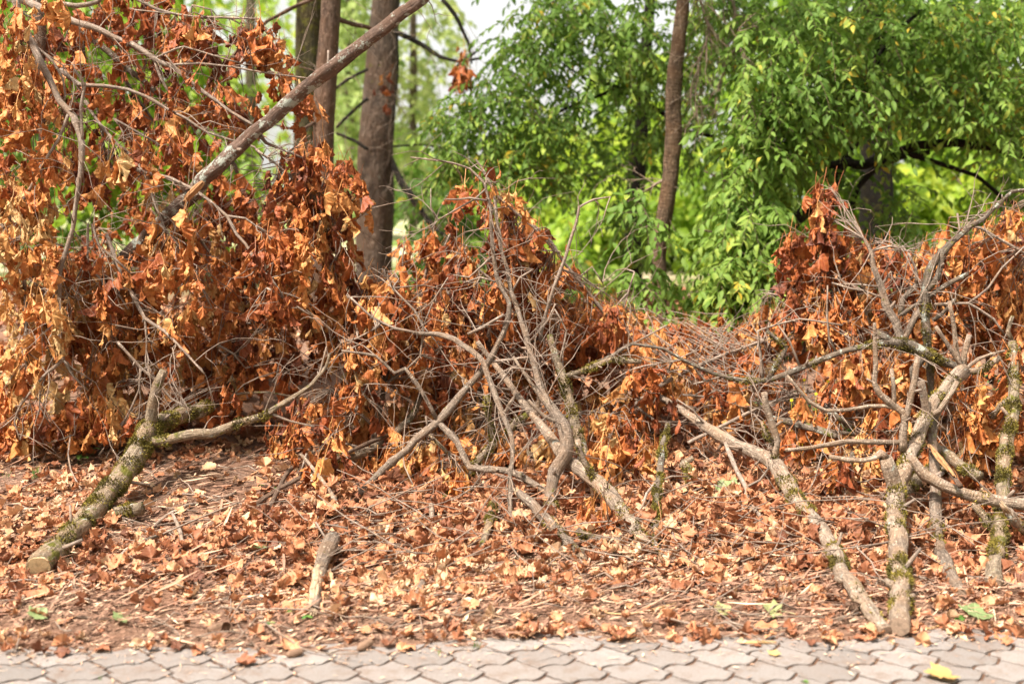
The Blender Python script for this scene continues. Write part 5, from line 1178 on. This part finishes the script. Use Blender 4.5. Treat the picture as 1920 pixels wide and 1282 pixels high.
leaf_at('dull olive leaf at the paving edge right of the log butt', 1828, 1156, .12, 'fresh', 1.4, (.1, -.5), lift=.015)
leaf_at('yellow-brown leaf on the litter left of the forked log', 1642, 942, .15, 'yellow', 0.2, (0, -.5), lift=.04)
leaf_at('yellow leaf lying flat on the paving at the lower right', 1760, 1270, .12, 'yellow', 3.3, (0, 0), FLAT, .004)
leaf_at('bright green leaf cut off by the bottom edge on the paving', 1507, 1278, .06, 'weed', 2.0, (0, -.2), GREEN[1], .004)
leaf_at('small green leaf on the litter beside the mossy upright stub', 1213, 1090, .06, 'weed', .9, (.4, -.6), GREEN[4], .02)
leaf_at('small orange leaf lying alone on the paving at lower left', 461, 1246, .07, 'litter', .1, (0, 0), LITTER[1], .004)
leaf_at('orange leaf fragment alone on the paving edge at right', 1808, 1190, .06, 'litter', 3.0, (0, 0), LITTER[3], .004)
leaf_at('pale green leaf standing in the litter left of the centre pile stub', 888, 1024, .06, 'fresh', 1.0, (.1, -1.2), GREEN[0], .03)
leaf_at('bright green leaf among twigs right of the crossed centre branches', 988, 758, .07, 'weed', 1.6, (0, -2), CLOVER, .25)
leaf_at('pale leaf on the paving below the log butt', 1452, 1228, .045, 'yellow', 1.0, (0, 0), FLAT, .004)
leaf_at('green leaf on the litter beside the upper side of the forked log', 1652, 908, .08, 'fresh', 1.3, (.1, -.9), lift=.04)

def cone(label, x, y, s=.022):
    c = G(x, y); z = 0.0 if c[1] < yedge(c[0]) else c[2]; c = np.array([c[0], c[1], z + s * .7])
    r = np.random.RandomState(int(x)); a = Acc(); sc = simple_leaf(80, .42, 2, .2, .8)
    az = r.rand() * 6.28; ax = np.array([math.cos(az), math.sin(az), .15]); ax /= np.linalg.norm(ax)
    u = np.cross(ax, [0, 0, 1.0]); u /= np.linalg.norm(u); v = np.cross(ax, u); n = 90
    i = np.arange(n); t = i / n * 2 - 1; ph = i * 2.399; rr = np.sqrt(1 - (t * .93) ** 2) * s * .75
    o = np.cos(ph)[:, None] * u + np.sin(ph)[:, None] * v
    A = c + ax * (t * s * 1.35)[:, None] + o * (rr * .55)[:, None]
    inst(a, sc, basis(o + ax * .7, ax - o * .5, np.full(n, s * .75)), A, tint=np.full(n, .5))
    pp = np.array([c + ax * s * k for k in (-1.3, -.8, 0, .8, 1.3)]); tube(a, pp, np.array([.1, .5, .62, .5, .1]) * s, 8, 0, True)
    tag(a.build('pine_cone', M['cone'], base=c - [0, 0, s * .7]), label, 'pine cone', 'pine cones on the ground')
cone('small brown cone on the paving below the lower left litter', 681, 1218)
cone('dark cone lying on the paving at lower left', 549, 1231, .02)
cone('left one of two cones at the litter edge above the pale straight stick', 402, 1184, .022)
cone('right one of two cones at the litter edge above the pale straight stick', 424, 1182, .024)
cone('dark long cone on the litter left of the log butt', 1596, 1146, .03)
cone('cone at the paving edge just left of the slanting trunk point', 1557, 1193, .02)
cone('cone lying on bare soil right of the mossy log', 408, 900, .03)
